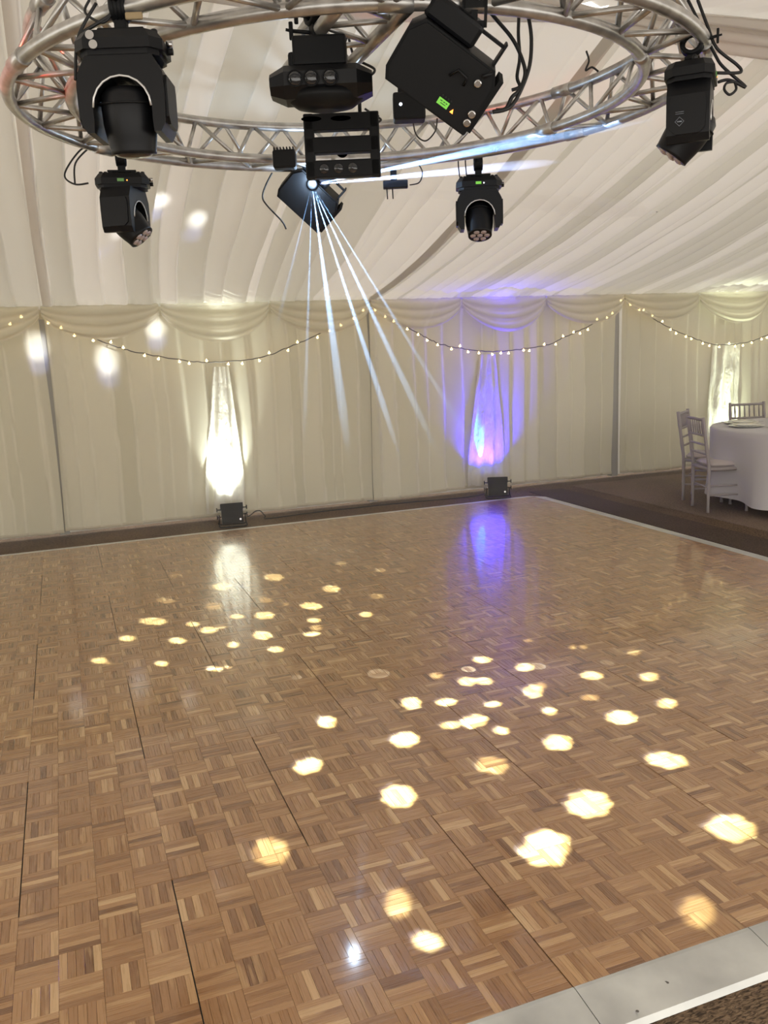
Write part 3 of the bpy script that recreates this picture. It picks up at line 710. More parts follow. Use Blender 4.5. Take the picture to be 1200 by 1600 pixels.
wr = empty('wireless_receiver', (1.935, 2.66, 2.665), -0.36); tag(wr, 'tiny black receiver box with two antennas under the far truss tube', 'receiver')
MB().box((0, 0, 0), (0.155, 0.06, 0.045), bev=0.005).build('housing', M['black'], wr)
for x in (-0.055, -0.020): MB().tube([(x, 0, -0.022), (x+0.002, 0, -0.085)], 0.004, 6).build('antenna', M['rubber'], wr)
MB().box((-0.01, 0, 0.05), (0.04, 0.04, 0.07), bev=0.006).build('clamp', M['black'], wr)

# two light units behind the far truss seen as dark lumps
ex = empty('small_flood', (1.17, 2.44, 2.74), -0.36); tag(ex, 'small black finned light on top of the far truss tube beside the slotted frame', 'stage light')
MB().box((0, 0, 0), (0.13, 0.09, 0.10), bev=0.012).build('housing', M['black'], ex)
mb = MB()
for i in range(7): mb.box((-0.055+i*0.018, 0, 0.056), (0.006, 0.08, 0.014))
mb.build('cooling_fins', M['black'], ex)

# ------------------------------------------------------------------ cables
CABLES = {
    'loop_left_mover': ([[0.054, 0.366, 2.722], [-0.009, 0.368, 2.619], [-0.029, 0.351, 2.495]], 0.005, 'thin black safety cable hanging left of the large moving head'),
    'c2': ([[0.117, 0.342, 2.719], [0.086, 0.346, 2.682], [-0.002, 0.368, 2.629], [0.042, 0.349, 2.617]], 0.0055, 'black cable running down to the base of the large moving head'),
    'c3': ([[0.036, 0.375, 2.733], [0.02, 0.373, 2.695], [0.066, 0.35, 2.664], [0.096, 0.344, 2.692], [0.109, 0.347, 2.729]], 0.004, 'thin black cable looped round the truss tube at the top left'),
    'farL1': ([[0.15, 2.633, 2.838], [0.07, 2.654, 2.797], [-0.006, 2.664, 2.706], [-0.022, 2.659, 2.651], [0.027, 2.633, 2.614], [0.094, 2.609, 2.618]], 0.005, 'outer loop of black cable beside the small far left moving head'),
    'farL2': ([[0.121, 2.638, 2.812], [0.039, 2.652, 2.729], [0.024, 2.634, 2.615]], 0.005, 'inner loop of black cable beside the small far left moving head'),
    'laser1': ([[1.275, 0.199, 2.783], [1.319, 0.169, 2.717], [1.362, 0.14, 2.652], [1.385, 0.119, 2.588], [1.39, 0.106, 2.535], [1.368, 0.104, 2.483], [1.341, 0.109, 2.459], [1.317, 0.11, 2.422], [1.287, 0.121, 2.419]], 0.0065, 'black power cable curving into the lower socket of the biggest projector'),
    'laser2': ([[1.405, 0.149, 2.777], [1.421, 0.131, 2.713], [1.42, 0.114, 2.628], [1.398, 0.103, 2.535], [1.338, 0.104, 2.432], [1.276, 0.124, 2.413]], 0.0065, 'outermost black cable looping right of the biggest projector'),
    'laser3': ([[1.427, 0.2, 2.797], [1.411, 0.184, 2.69], [1.406, 0.168, 2.605], [1.391, 0.161, 2.541], [1.396, 0.153, 2.508], [1.37, 0.16, 2.497]], 0.006, 'black cable plugged high into the right side of the biggest projector'),
    'right1': ([[2.216, 0.252, 2.888], [2.24, 0.224, 2.792], [2.264, 0.198, 2.708], [2.326, 0.163, 2.646], [2.341, 0.152, 2.622], [2.327, 0.156, 2.613], [2.255, 0.183, 2.616]], 0.006, 'looped black cable entering the upper socket of the right moving head'),
    'right2': ([[2.219, 0.31, 2.909], [2.263, 0.269, 2.786], [2.293, 0.24, 2.701], [2.318, 0.221, 2.652], [2.39, 0.179, 2.574], [2.335, 0.205, 2.603], [2.294, 0.219, 2.597]], 0.006, 'straight-falling black cable beside the right moving head'),
    'right3': ([[2.353, 0.197, 2.595], [2.323, 0.207, 2.591], [2.313, 0.206, 2.568], [2.33, 0.196, 2.548], [2.354, 0.19, 2.566], [2.353, 0.197, 2.595]], 0.005, 'small coil of black cable right of the right moving head'),
    'drop_mid': ([[2.486, 1.386, 3.084], [2.493, 1.374, 3.035], [2.473, 1.372, 2.989], [2.504, 1.363, 3.003], [2.532, 1.348, 2.98]], 0.005, 'forked black cable end hanging against the roof lining'),
    'far5': ([[1.175, 2.776, 2.736], [1.13, 2.778, 2.661], [1.105, 2.773, 2.593], [1.128, 2.753, 2.538], [1.199, 2.709, 2.446], [1.219, 2.691, 2.396]], 0.005, 'black cable looping left of the projector with the blazing lens'),
    'coil1': ([[1.228, 1.231, 2.706], [1.265, 1.212, 2.676], [1.29, 1.198, 2.655], [1.261, 1.206, 2.643], [1.23, 1.224, 2.672], [1.253, 1.219, 2.691], [1.283, 1.204, 2.67]], 0.005, 'small coil of black cable between the rounded light and the strobe'),
    'sens': ([[1.992, 2.565, 2.647], [2.049, 2.547, 2.66], [2.074, 2.549, 2.718], [2.06, 2.564, 2.766]], 0.004, 'thin black cable curling up from the receiver box'),
    'mid1': ([[1.014, 0.794, 2.837], [1.03, 0.774, 2.763], [1.094, 0.74, 2.716], [1.068, 0.744, 2.688], [1.033, 0.757, 2.685]], 0.005, 'black cable looping right of the rounded effect light'),
    'mid2': ([[0.94, 0.594, 2.781], [0.917, 0.592, 2.732], [0.882, 0.601, 2.71]], 0.005, 'short black cable above the rounded effect light'),
    'hang1': ([[1.759, 1.936, 2.867], [1.766, 1.916, 2.782], [1.811, 1.892, 2.745], [1.865, 1.882, 2.794], [1.882, 1.89, 2.861]], 0.004, 'black cable loop hanging from the far truss below the strobe'),
    'farm1': ([[2.295, 2.436, 2.833], [2.267, 2.435, 2.776], [2.264, 2.416, 2.675]], 0.004, 'left thin cable dropping to the far right moving head'),
    'farm2': ([[2.317, 2.428, 2.832], [2.307, 2.419, 2.767], [2.304, 2.401, 2.677]], 0.004, 'right thin cable dropping to the far right moving head')}
for name, (pts, rad, label) in CABLES.items():
    tag(MB().tube(smooth_path(pts, 7), rad, 7).build('cable', M['rubber']), label, 'cable', 'black cables on the truss')

# ------------------------------------------------------------------ lamps with pattern plates: the flower-shaped pools on the floor, wall and roof
def flower(n=36, seed=0):
    q = random.Random(seed); ph = q.uniform(0, 6); k = q.choice((6, 7, 8)); out = []
    a1, a2 = q.uniform(0.05, 0.24), q.uniform(0.0, 0.20)
    for i in range(n):
        a = 2*PI*i/n; r = 1-0.12+0.18*abs(math.cos(k*a/2+ph))-a1*max(0, math.cos(a-ph))-a2*max(0, math.cos(2*a+ph))
        out.append((math.cos(a)*r, math.sin(a)*r))
    return out
def gobo(name, lamp_loc, axis, dist, radius, outlines, parent):
    """thin black disc with holes; every hole is an outline on a lit surface seen from the lamp"""
    L = Vector(lamp_loc); ax = Vector(axis).normalized(); ex_ = ax.orthogonal().normalized(); ey = ax.cross(ex_)
    cu = bpy.data.curves.new(name, 'CURVE'); cu.dimensions = '2D'; cu.fill_mode = 'BOTH'
    def spline(p2):
        s = cu.splines.new('POLY'); s.points.add(len(p2)-1); s.use_cyclic_u = True
        for p, q in zip(s.points, p2): p.co = (q[0], q[1], 0, 1)
    spline([(radius*math.cos(2*PI*i/48), radius*math.sin(2*PI*i/48)) for i in range(48)])
    for o in outlines:
        p2 = []
        for p in o:
            d = Vector(p)-L; k = dist/d.dot(ax); d *= k; p2.append((d.dot(ex_), d.dot(ey)))
        spline(p2)
    tmp = bpy.data.objects.new(name, cu); COL.objects.link(tmp)
    dg = bpy.context.evaluated_depsgraph_get(); me = bpy.data.meshes.new_from_object(tmp.evaluated_get(dg))
    bpy.data.objects.remove(tmp); me.name = name
    o = bpy.data.objects.new(name, me); COL.objects.link(o); me.materials.clear(); me.materials.append(M['gobo'])
    mw = Matrix((ex_, ey, ax)).transposed().to_4x4(); mw.translation = L+ax*dist
    if parent is not None:
        pm = Matrix.Translation(parent.location) @ parent.rotation_euler.to_matrix().to_4x4()
        o.parent = parent; o.matrix_parent_inverse = pm.inverted()
    o.matrix_basis = mw
    return o
BLOBS = [[0.519, 3.995, 0.054, -0.031, 0.01, 0.082, 0.7], [0.787, 3.495, 0.077, -0.043, 0.021, 0.117, 1], [1.184, 3.555, 0.078, -0.044, 0.027, 0.112, 1], [1.474, 3.037, 0.067, -0.037, 0.03, 0.097, 1], [1.765, 3.688, 0.045, -0.026, 0.026, 0.08, 0.3], [1.967, 3.345, 0.043, -0.025, 0.027, 0.073, 0.5], [0.362, 3.307, 0.069, -0.038, 0.01, 0.091, 0.7], [0.65, 3.016, 0.063, -0.034, 0.016, 0.092, 0.5], [0.989, 2.982, 0.055, -0.03, 0.018, 0.077, 0.35], [1.236, 2.698, 0.072, -0.039, 0.029, 0.1, 1], [1.707, 2.71, 0.05, -0.028, 0.027, 0.073, 0.6], [1.504, 2.35, 0.044, -0.023, 0.02, 0.057, 0.8], [0.227, 2.868, 0.095, -0.05, 0.009, 0.092, 0.9], [0.743, 2.713, 0.045, -0.024, 0.011, 0.055, 0.8], [0.914, 2.636, 0.075, -0.04, 0.02, 0.089, 0.8], [1.17, 2.396, 0.043, -0.023, 0.015, 0.051, 0.9], [0.461, 2.686, 0.052, -0.027, 0.008, 0.054, 0.9], [0.531, 2.523, 0.054, -0.029, 0.013, 0.077, 1], [1.142, 2.242, 0.046, -0.024, 0.016, 0.054, 0.6], [1.084, 2.152, 0.048, -0.025, 0.015, 0.052, 1], [0.057, 2.597, 0.057, -0.03, 0.005, 0.064, 1.2], [0.322, 2.408, 0.053, -0.027, 0.008, 0.067, 1.2], [0.801, 2.261, 0.059, -0.031, 0.021, 0.095, 0.9], [0.619, 2.178, 0.034, -0.018, 0.011, 0.057, 0.9], [0.825, 1.975, 0.05, -0.026, 0.013, 0.053, 1], [-0.128, 2.268, 0.047, -0.024, 0.003, 0.067, 0.8], [0.193, 2.05, 0.036, -0.018, 0.006, 0.052, 0.9], [0.449, 1.834, 0.044, -0.022, 0.007, 0.044, 0.9], [0.521, 1.83, 0.022, -0.011, 0.005, 0.029, 0.6], [1.097, 2.822, 0.023, -0.013, 0.009, 0.037, 0.3], [0.608, 2.537, 0.036, -0.019, 0.007, 0.039, 0.2], [-0.076, 2.198, 0.027, -0.014, 0.001, 0.027, 0.3], [2.318, 1.251, 0.021, -0.011, 0.023, 0.035, 0.3], [2.367, 1.226, 0.021, -0.011, 0.023, 0.034, 0.5], [2.154, 1.454, 0.025, -0.013, 0.016, 0.028, 0.4], [2.562, 1.035, 0.036, -0.018, 0.033, 0.044, 0.6], [1.789, 1.301, 0.048, -0.025, 0.024, 0.047, 1.3], [1.932, 1.103, 0.044, -0.022, 0.032, 0.056, 1.2], [1.479, 1.204, 0.035, -0.018, 0.02, 0.044, 0.4], [1.582, 1.066, 0.043, -0.021, 0.028, 0.057, 0.8], [1.663, 1.035, 0.048, -0.024, 0.023, 0.045, 1.2], [2.173, 0.854, 0.053, -0.027, 0.037, 0.054, 1.5], [2.416, 0.713, 0.047, -0.024, 0.04, 0.051, 1.2], [1.229, 0.943, 0.046, -0.023, 0.029, 0.07, 1.3], [1.382, 0.884, 0.046, -0.023, 0.021, 0.044, 0.9], [1.568, 0.768, 0.036, -0.018, 0.019, 0.036, 1.1], [1.818, 0.813, 0.049, -0.024, 0.045, 0.076, 1.4], [2.006, 0.634, 0.045, -0.022, 0.026, 0.038, 0.3], [2.287, 0.422, 0.041, -0.02, 0.04, 0.05, 0.8], [1.759, 0.579, 0.028, -0.014, 0.026, 0.042, 1], [1.292, 0.649, 0.041, -0.02, 0.018, 0.039, 1], [1.407, 0.644, 0.059, -0.029, 0.04, 0.08, 1.5], [1.467, 0.499, 0.03, -0.014, 0.021, 0.039, 1], [2.008, 0.381, 0.067, -0.033, 0.053, 0.073, 0.9], [0.81, 0.92, 0.045, -0.022, 0.02, 0.067, 1.2], [1.059, 0.606, 0.057, -0.027, 0.033, 0.081, 2], [1.636, 0.296, 0.069, -0.033, 0.042, 0.067, 1], [0.61, 0.559, 0.057, -0.027, 0.023, 0.081, 1.6], [1.284, 0.24, 0.064, -0.03, 0.043, 0.082, 0.25], [1.923, -0.022, 0.078, -0.037, 0.056, 0.07, 1.1], [0.852, 0.178, 0.068, -0.032, 0.037, 0.094, 1.5], [1.457, -0.163, 0.087, -0.04, 0.062, 0.093, 1.6], [0.329, 0.023, 0.062, -0.028, 0.023, 0.096, 0.7], [1.187, -0.339, 0.092, -0.042, 0.063, 0.103, 2], [1.808, -0.509, 0.084, -0.039, 0.072, 0.079, 1], [0.623, -0.412, 0.039, -0.017, 0.03, 0.076, 0.3], [0.636, -0.604, 0.041, -0.018, 0.018, 0.042, 0.9], [1.408, -0.805, 0.05, -0.022, 0.056, 0.066, 0.6], [1.878, 0.854, 0.025, -0.012, 0.025, 0.042, 0.5]]
def blob_outline(b, seed, grow=1.0):
    cx, cyy, ax_, ay_, bx_, by_, _ = b
    return [(cx+(x*ax_+y*bx_)*grow, cyy+(x*ay_+y*by_)*grow, 0.0) for x, y in flower(36, seed)]
strong = [b for b in BLOBS if b[6] >= 0.75]; weak = [b for b in BLOBS if b[6] < 0.75]
warm = (0.74, 1.0, 0.82)
for grp, lp, P, col in ((strong, Vector((0.86, 0.48, 2.478)), 3700, warm), (weak, Vector((0.76, 0.51, 2.478)), 1000, (0.85, 1.0, 0.75))):
    # keep overlapping outlines apart by trimming them a little
    outl = [blob_outline(b, i*7+3, 0.90) for i, b in enumerate(grp)]
    gobo('pattern_plate', lp, (0, 0, -1), 0.016, 0.036, outl, db)
    l = lamp('pattern_lamp', 'SPOT', lp, P, col, lp+Vector((0, 0, -1)), math.radians(126), 0.1, 0.00009)
    l2 = lamp('pattern_lamp', 'SPOT', lp+Vector((0.00006, -0.00013, 0)), P*0.20, (0.30, 0.45, 1.0), lp+Vector((0, 0, -1)), math.radians(126), 0.1, 0.00007)
# wall and roof pools
def disc_outline(c, ux, uy, seed): return [tuple(Vector(c)+Vector(ux)*x+Vector(uy)*y) for x, y in flower(36, seed)]
def roof_pt(x, t): return (x, YE-(YE-YR)*t, ZE+(ZR-ZE)*t-0.12*4*t*(1-t)-0.03)
sl = Vector((0, -1, (ZR-ZE)/(YE-YR)))
outl = [disc_outline((-.316, 6.12, 1.82), (0.10, 0, 0), (0, 0, 0.13), 1), disc_outline((.287, 6.12, 1.667), (0.105, 0, 0), (0, 0, 0.14), 2), disc_outline((.777, 6.0, 1.965), (0.09, 0, 0), (0, 0, 0.09), 3),
        disc_outline(roof_pt(0.66, .52), (0.055, 0, 0), sl*0.10, 4), disc_outline(roof_pt(0.94, .45), (0.06, 0, 0), sl*0.13, 5), disc_outline(roof_pt(0.34, .39), (0.03, 0, 0), sl*0.07, 6)]
lw_ = Vector((1.07, 1.085, 2.500)); axw = Vector((-0.14, 1, -0.02)).normalized()
gobo('pattern_plate', lw_, axw, 0.02, 0.032, outl, fr)
lamp('pattern_lamp', 'SPOT', lw_, 2000, (0.93, 0.95, 1.0), lw_+axw, math.radians(80), 0.1, 0.0002)
lamp('pattern_lamp', 'SPOT', lw_+Vector((0, 0, 0.0005)), 600, (0.3, 0.4, 1.0), lw_+axw, math.radians(80), 0.1, 0.00015)

# ------------------------------------------------------------------ beams in the haze
def haze_mat(name, dens, col):
    m = bpy.data.materials.new(name); m.use_nodes = True; t = m.node_tree; t.nodes.clear()
    v = t.nodes.new('ShaderNodeVolumeScatter'); v.inputs['Color'].default_value = (*col, 1); v.inputs['Density'].default_value = dens; v.inputs['Anisotropy'].default_value = 0.2
    o = t.nodes.new('ShaderNodeOutputMaterial'); t.links.new(v.outputs[0], o.inputs['Volume']); return m
M['haze'] = haze_mat('stage_haze', 1.5, (0.8, 0.9, 1.0))
def beam(p0, target, half, power, color, length, label):
    p0 = Vector(p0); d = (Vector(target)-p0).normalized(); r1 = math.tan(half)
    A = Matrix.Translation(p0) @ d.to_track_quat('Z', 'Y').to_matrix().to_4x4()
    o = MB().lathe([(r1*0.05, 0.05), (r1*0.3*length, 0.3*length), (r1*0.6*length, 0.6*length), (r1*0.82*length, 0.82*length), (r1*0.55*length, 0.93*length), (r1*0.06*length, length)], 20, A).build('light_beam', M['haze'])
    tag(o, label, 'light beam', 'beams of light in the haze')
    lamp('beam_lamp', 'SPOT', p0, power, color, target, half*2.0, 0.35, 0.003)
BE = [((1.294, 1.903, 1.05), 0.020, 1100, 'faint wide beam falling from the blazing lens, left of the brightest one'),
      ((1.054, 1.993, 1.061), 0.009, 700, 'thin beam dropping almost straight down from the blazing lens'),
      ((1.563, 1.801, 1.038), 0.012, 2200, 'brightest downward beam from the blazing lens'),
      ((1.77, 1.722, 1.029), 0.013, 1500, 'downward beam just right of the brightest one'),
      ((1.986, 1.641, 1.019), 0.009, 1100, 'thin rightmost downward beam from the blazing lens'),
      ((0.982, 2.163, 1.767), 0.012, 150, 'faint beam slanting down to the left in front of the projector')]
blue = (0.36, 0.62, 1.0)
for tg, hf, pw, lb in BE: beam(S, tg, hf, pw*5, blue, (Vector(tg)-S).length, lb)
beam(S, (2.974, 1.20, 2.792), 0.020, 20000, (0.25, 0.5, 1.0), 2.15, 'bright blue beam skimming the truss towards the right moving head')
beam(S, (2.885, 2.378, 2.77), 0.024, 16000, (0.40, 0.55, 1.0), 1.6, 'short blue beam lighting the far truss tube')
beam(S, (4.404, 3.4, 2.66), 0.030, 9000, (0.5, 0.6, 1.0), 3.2, 'broad faint blue beam crossing the far right moving head')
beam((2.36, 2.36, 2.43), (2.95, 5.9, 0.9), 0.010, 4000, blue, 2.4, 'very faint beam falling from the far right moving head')
lamp('lens_glow', 'POINT', S+Vector((-0.01, -0.03, 0)), 7, (0.55, 0.75, 1.0), radius=0.02)
lamp('red_glow', 'SPOT', (-1.6, 0.6, 2.35), 170, (1.0, 0.06, 0.03), ring_pt(3.3, RB), math.radians(16), 0.6, 0.02)

tag(MB().box((4.2, 4.55, 1.6), (15.5, 3.0, 3.1)).build('thin_haze', haze_mat('thin_haze', 0.024, (0.95, 0.97, 1.0))), 'thin stage haze hanging in front of the far wall and over the dining table', 'haze', kind='stuff')
# ------------------------------------------------------------------ uplighters on the carpet
def uplighter(loc, rz, lens, label, tilt=0.0):
    root = empty('uplighter', loc, rz); tag(root, label, 'uplighter')
    bd = empty('body', (0, 0, 0.125), 0, tilt); bd.parent = root
    poly = [(-0.105, -0.055), (0.105, -0.055), (0.105, 0.055), (-0.105, 0.055)]
    mb = MB(); mb.prism(poly, -0.095, 0.045, top=1.0); 
    for sg in (-1, 1): mb.box((0, sg*0.058, 0.075), (0.218, 0.006, 0.062)); mb.box((sg*0.107, 0, 0.075), (0.006, 0.11, 0.062))
    mb.build('housing', M['black'], bd)
    mb = MB()
    for i in range(7): mb.box((0, -0.0575, -0.075+i*0.016), (0.17, 0.006, 0.006))
    mb.build('cooling_fins', M['black_plastic'], bd)
    MB().box((0, 0, 0.092), (0.16, 0.07, 0.004)).build('lens', M[lens], bd)
    MB().lathe([(0.010, 0), (0.010, 0.008)], 12, T(0.075, -0.055, -0.06) @ RX(PI/2)).build('cable_gland', M['steel'], bd)
    for sg in (-1, 1):                                 # double yoke: two hoops splayed front and back
        mb = MB(); y = sg*0.075
        mb.tube(smooth_path([(-0.128, 0, 0.12), (-0.130, y*0.6, 0.05), (-0.128, y, 0.012), (0, y, 0.008), (0.128, y, 0.012), (0.130, y*0.6, 0.05), (0.128, 0, 0.12)], 5), 0.0065, 6)
        mb.build('floor_bracket', M['black'], root)
    for x in (-0.138, 0.138):
        for z in ((0.175, 0.10) if x < 0 else (0.185, 0.115)):
            mb = MB(); mb.tube([(x*0.8, 0, z), (x*1.05, 0, z)], 0.006, 6); mb.box((x*1.07, 0, z), (0.010, 0.012, 0.042), bev=0.002)
            mb.build('locking_knob', M['black'], root)
    return root
uplighter((1.315, 5.84, -0.03), -0.12, 'par_white', 'black uplighter throwing white light, on the carpet left of centre', -0.22)
uplighter((4.28, 5.78, -0.03), -0.42, 'par_blue', 'black uplighter throwing blue light, near the floor corner', -0.22)
uplighter((7.72, 5.86, -0.03), 0.0, 'par_white', 'black uplighter hidden behind the dining table', -0.22)
tag(MB().tube(smooth_path([(1.44, 5.82, 0.05), (1.50, 5.84, 0.065), (1.56, 5.88, 0.09), (1.62, 5.92, 0.08), (1.66, 5.90, 0.03), (1.72, 5.99, -0.02), (2.3, 6.06, -0.022), (3.2, 6.05, -0.022), (4.0, 5.98, -0.022), (4.2, 5.88, 0.02)], 8), 0.006, 6).build('power_lead', M['rubber']), 'black power lead trailing along the carpet between the uplighters', 'cable')
for dx in (-0.075, 0.0, 0.075): lamp('uplight_white', 'SPOT', (1.31+dx, 5.975, 0.21), 70, (0.92, 1.0, 0.92), (1.33+dx*1.2, 6.15, 0.80), math.radians(46), 0.8, 0.02)
lamp('uplight_white_low', 'SPOT', (1.31, 5.975, 0.21), 26, (0.92, 1.0, 0.92), (1.32, 6.15, 0.48), math.radians(76), 0.8, 0.04)
lamp('uplight_white_narrow', 'SPOT', (1.31, 6.0, 0.22), 230, (0.92, 1.0, 0.95), (1.39, 6.0, 1.85), math.radians(12), 0.9, 0.02)
for dx in (-0.08, 0.0, 0.08): lamp('uplight_blue', 'SPOT', (4.28+dx, 5.955, 0.21), 95, (0.03, 0.01, 1.0), (4.32+dx*1.6, 6.15, 0.70), math.radians(80), 0.9, 0.02)
lamp('uplight_blue_narrow', 'SPOT', (4.28, 6.0, 0.22), 480, (0.06, 0.03, 1.0), (4.47, 6.0, 1.85), math.radians(13), 0.9, 0.02)
lamp('uplight_cyan', 'SPOT', (4.25, 6.0, 0.20), 70, (0.03, 0.85, 1.0), (4.245, 6.10, 0.50), math.radians(19), 0.7, 0.01)
lamp('uplight_far', 'SPOT', (7.72, 5.97, 0.2), 60, (0.88, 1.0, 0.75), (7.74, 6.15, 0.70), math.radians(80), 0.9, 0.03)
lamp('uplight_far_narrow', 'SPOT', (7.72, 5.97, 0.2), 200, (0.88, 1.0, 0.75), (7.74, 6.03, 1.8), math.radians(30), 0.9, 0.03)

# ------------------------------------------------------------------ dining table and what stands on it
TC = Vector((6.66, 3.78, 0)); TR = 0.90
tb = empty('dining_table', (TC.x, TC.y, -0.024)); tag(tb, 'round dining table hidden under a white cloth, only its grey legs showing', 'table')
MB().lathe([(TR-0.02, 0.735), (TR, 0.745), (TR, 0.765), (TR-0.01, 0.77)], 48).build('tabletop', M['folding_leg'], tb)
for a in (0.6, 2.2, 3.55, 5.2):
    MB().tube([(0.60*math.cos(a), 0.60*math.sin(a), 0), (0.55*math.cos(a), 0.55*math.sin(a), 0.74)], 0.016, 8).build('leg', M['folding_leg'], tb)
rows = []; NA = 220
radl = [0.0, 0.3, 0.6, TR-0.02, TR, TR+0.012]+[None]*14
for j, r in enumerate(radl):
    row = []
    for i in range(NA+1):
        a = 2*PI*i/NA
        if r is not None: z = 0.755 if j < 4 else (0.752 if j == 4 else 0.738); rr = r
        else:
            t = (j-5)/14; wv = math.cos(9*a+0.6*math.sin(3*a)); z = 0.738-0.655*t-0.02*t*math.sin(4*a)
            rr = TR+0.012+0.085*t*wv*(0.6+0.4*math.sin(2*a+1))+0.035*t-0.02*t*abs(math.sin(5.5*a))
        row.append((rr*math.cos(a), rr*math.sin(a), z))
    rows.append(row)
cloth = MB().grid(rows).build('tablecloth', M['table_linen']); cloth.location = (TC.x, TC.y, 0)
tag(cloth, 'white cloth falling in soft folds over the round table', 'tablecloth')
def plate(x, y, lb, food=0.0):
    root = empty('place_setting_plate', (x, y, 0.757)); tag(root, lb, 'plate', 'plates on the table')
    MB().lathe([(0.05, 0.0), (0.11, 0.004), (0.165, 0.014), (0.165, 0.017), (0.11, 0.008), (0.001, 0.006)], 40, cap=False).build('charger', M['china'], root)
    MB().lathe([(0.05, 0.010), (0.09, 0.014), (0.128, 0.026), (0.128, 0.029), (0.09, 0.018), (0.001, 0.016)], 40, cap=False).build('dinner_plate', M['china'], root)
def chair_dir(deg, r): a = math.radians(deg); return TC.x+r*math.cos(a), TC.y+r*math.sin(a)
plate(6.10, 4.02, 'white dinner plate nearest the front chair, on its charger')
plate(6.30, 4.30, 'white dinner plate in front of the second chair from the front')
plate(6.98, 4.30, 'white dinner plate in front of the far chair, beside the glasses')
plate(6.25, 3.25, 'white dinner plate at the near edge of the table beyond the frame')
def wine_glass(x, y, lb, h=0.2, s=1.0):
    prof = [(0.034, 0.0), (0.033, 0.003), (0.006, 0.006), (0.0045, 0.05), (0.005, h*0.45), (0.022, h*0.52), (0.036, h*0.68), (0.036, h*0.82), (0.030, h)]
    o = MB().lathe([(a*s, b) for a, b in prof], 20, cap=False).build('wine_glass', M['glass'], None, (x, y, 0.757)); tag(o, lb, 'glass', 'glasses on the dining table')
wine_glass(6.62, 4.10, 'tall clear wine glass left of the others on the table', 0.22)
wine_glass(6.69, 4.18, 'clear wine glass second from the left on the table', 0.20)
wine_glass(6.74, 4.02, 'clear wine glass in the middle of the group on the table', 0.21)
wine_glass(6.55, 3.90, 'short clear glass nearest the front plate', 0.13, 1.1)
wine_glass(6.84, 4.12, 'clear wine glass at the right edge of the picture', 0.2)
def cutlery(x, y, a, kind, lb):
    mb = MB(); mb.box((0, 0, 0.002), (0.10, 0.007, 0.002)); mb.box((0.075, 0, 0.0025), (0.06, 0.017 if kind != 'knife' else 0.013, 0.002), bev=0.0008)
    if kind == 'fork':
        for dy in (-0.006, 0, 0.006): mb.box((0.118, dy, 0.0025), (0.035, 0.0028, 0.0015))
    o = mb.build(kind, M['cutlery'], None, (x, y, 0.757)); o.rotation_euler = (0, 0, a); tag(o, lb, kind, 'cutlery on the dining table')
cutlery(6.03, 4.19, -0.35, 'fork', 'steel fork left of the nearest plate')
cutlery(6.12, 3.83, -0.35, 'knife', 'steel knife right of the nearest plate')
cutlery(6.52, 4.38, -0.8, 'knife', 'steel knife beside the second plate')

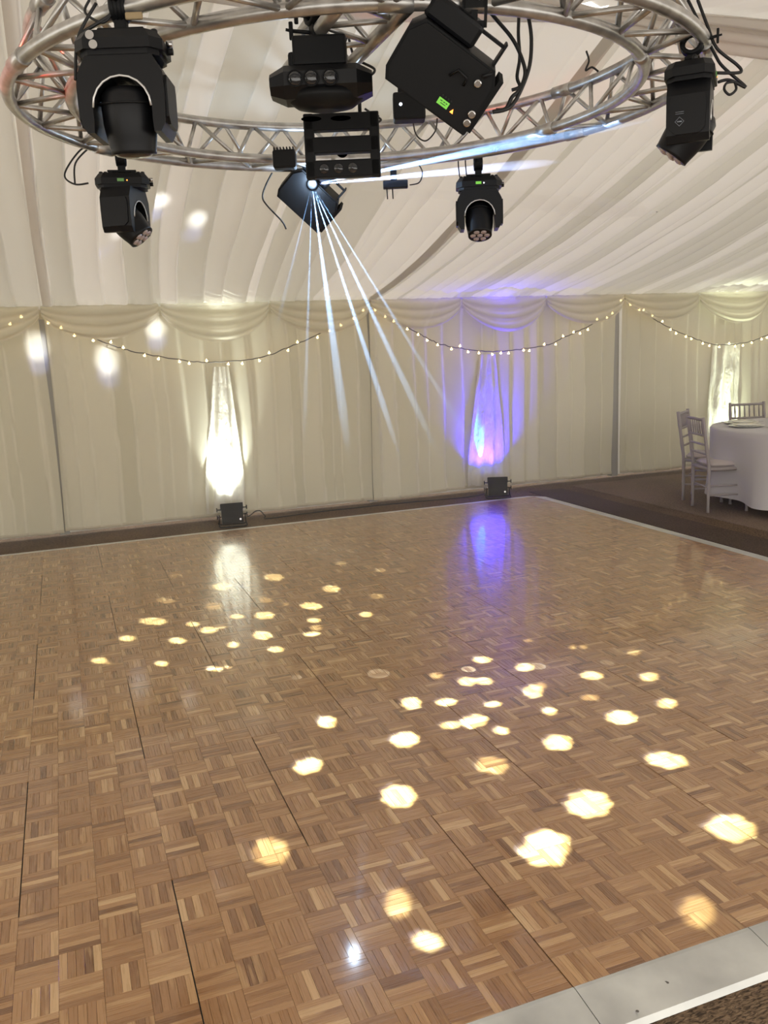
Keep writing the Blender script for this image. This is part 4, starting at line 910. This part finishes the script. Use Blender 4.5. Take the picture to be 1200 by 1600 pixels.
# ------------------------------------------------------------------ chiavari chairs
def chair_parts(label):
    root = empty('banquet_chair'); tag(root, label, 'chair', 'chairs around the round table')
    W, Dp, H, Z = 0.385, 0.36, 0.92, 0.43        # local +y is forward, towards the table
    def lg(x, y, y2, h, fn='leg'):
        n = 14; pts = [(x, y+(y2-y)*max(0, (k/n*h-Z))/(H-Z) if h > Z else y, k/n*h) for k in range(n+1)]
        rad = [0.0125+(0.0030 if k % 3 == 0 else 0)+0.004*min(1, k/6) for k in range(n+1)]
        return MB().tube(pts, 0.015, 8, radii=rad).build('leg', M['limewash'], root)
    for x in (-W/2, W/2):
        lg(x, -Dp/2-0.02, -Dp/2-0.09, H); lg(x*0.95, Dp/2, Dp/2, Z)
    mb = MB()
    for a, b in (((-W/2, -Dp/2-.02), (W/2, -Dp/2-.02)), ((-W/2, Dp/2), (W/2, Dp/2)), ((-W/2, -Dp/2-.02), (-W/2, Dp/2)), ((W/2, -Dp/2-.02), (W/2, Dp/2))):
        mb.tube([(a[0], a[1], Z-0.01), (b[0], b[1], Z-0.01)], 0.016, 8)
    mb.box((0, -0.01, Z), (W, Dp, 0.018)); mb.build('seat_frame', M['limewash'], root)
    for (a, b, z) in (((-W/2, Dp/2), (W/2, Dp/2), 0.20), ((-W/2, -.01-Dp/2), (-W/2, Dp/2), 0.17), ((W/2, -.01-Dp/2), (W/2, Dp/2), 0.17), ((-W/2, -.01-Dp/2), (-W/2, Dp/2), 0.26), ((W/2, -.01-Dp/2), (W/2, Dp/2), 0.26), ((-W/2, -.01-Dp/2), (W/2, -.01-Dp/2), 0.24)):
        MB().tube([(a[0], a[1], z), (b[0], b[1], z)], 0.009, 8).build('stretcher', M['limewash'], root)
    yb = lambda z: -Dp/2-0.02-0.07*(z-Z)/(H-Z)
    for z, r in ((0.895, 0.013), (0.745, 0.012), (0.655, 0.010), (0.565, 0.010)):
        n = 12; MB().tube([(-W/2+W*k/n, yb(z), z) for k in range(n+1)], r, 8, radii=[r*(1.18 if k % 2 else 0.9) for k in range(n+1)]).build('back_rail', M['limewash'], root)
    for k in range(6):
        x = -W/2+W*(k+1)/7; MB().tube([(x, yb(.745), .745), (x, yb(.82), .82), (x, yb(.895), .895)], 0.008, 7, radii=[.006, .010, .006]).build('spindle', M['limewash'], root)
    mb = MB(); bm = bmesh.new(); bmesh.ops.create_cube(bm, size=1)
    for v in bm.verts: v.co = Vector((v.co.x*0.37, v.co.y*0.37, v.co.z*0.055))+Vector((0, 0, Z+0.030))
    bmesh.ops.bevel(bm, geom=bm.edges[:], offset=0.018, segments=3, affect='EDGES'); bm.verts.index_update()
    mb.add([v.co.copy() for v in bm.verts], [tuple(v.index for v in f.verts) for f in bm.faces], True); bm.free()
    mb.build('seat_pad', M['cushion'], root)
    return root
ch0 = chair_parts('limewashed spindle-back chair nearest the dance floor, padded seat at the table')
seat = [(5.79, 4.00, -0.33, None), (6.07, 4.50, -0.94, 'limewashed spindle-back chair half hidden behind the nearest chair'),
        (6.99, 4.80, -2.80, 'spindle-back chair on the far side of the table, against the lit drape')]
for i, (x, y, fa, lb) in enumerate(seat):
    c = ch0 if i == 0 else copy_tree(ch0)
    c.location = (x, y, -0.024); c.rotation_euler = (0, 0, fa-PI/2 if i < 2 else -2.8-PI/2+0.9)
    if lb: c['label'] = lb
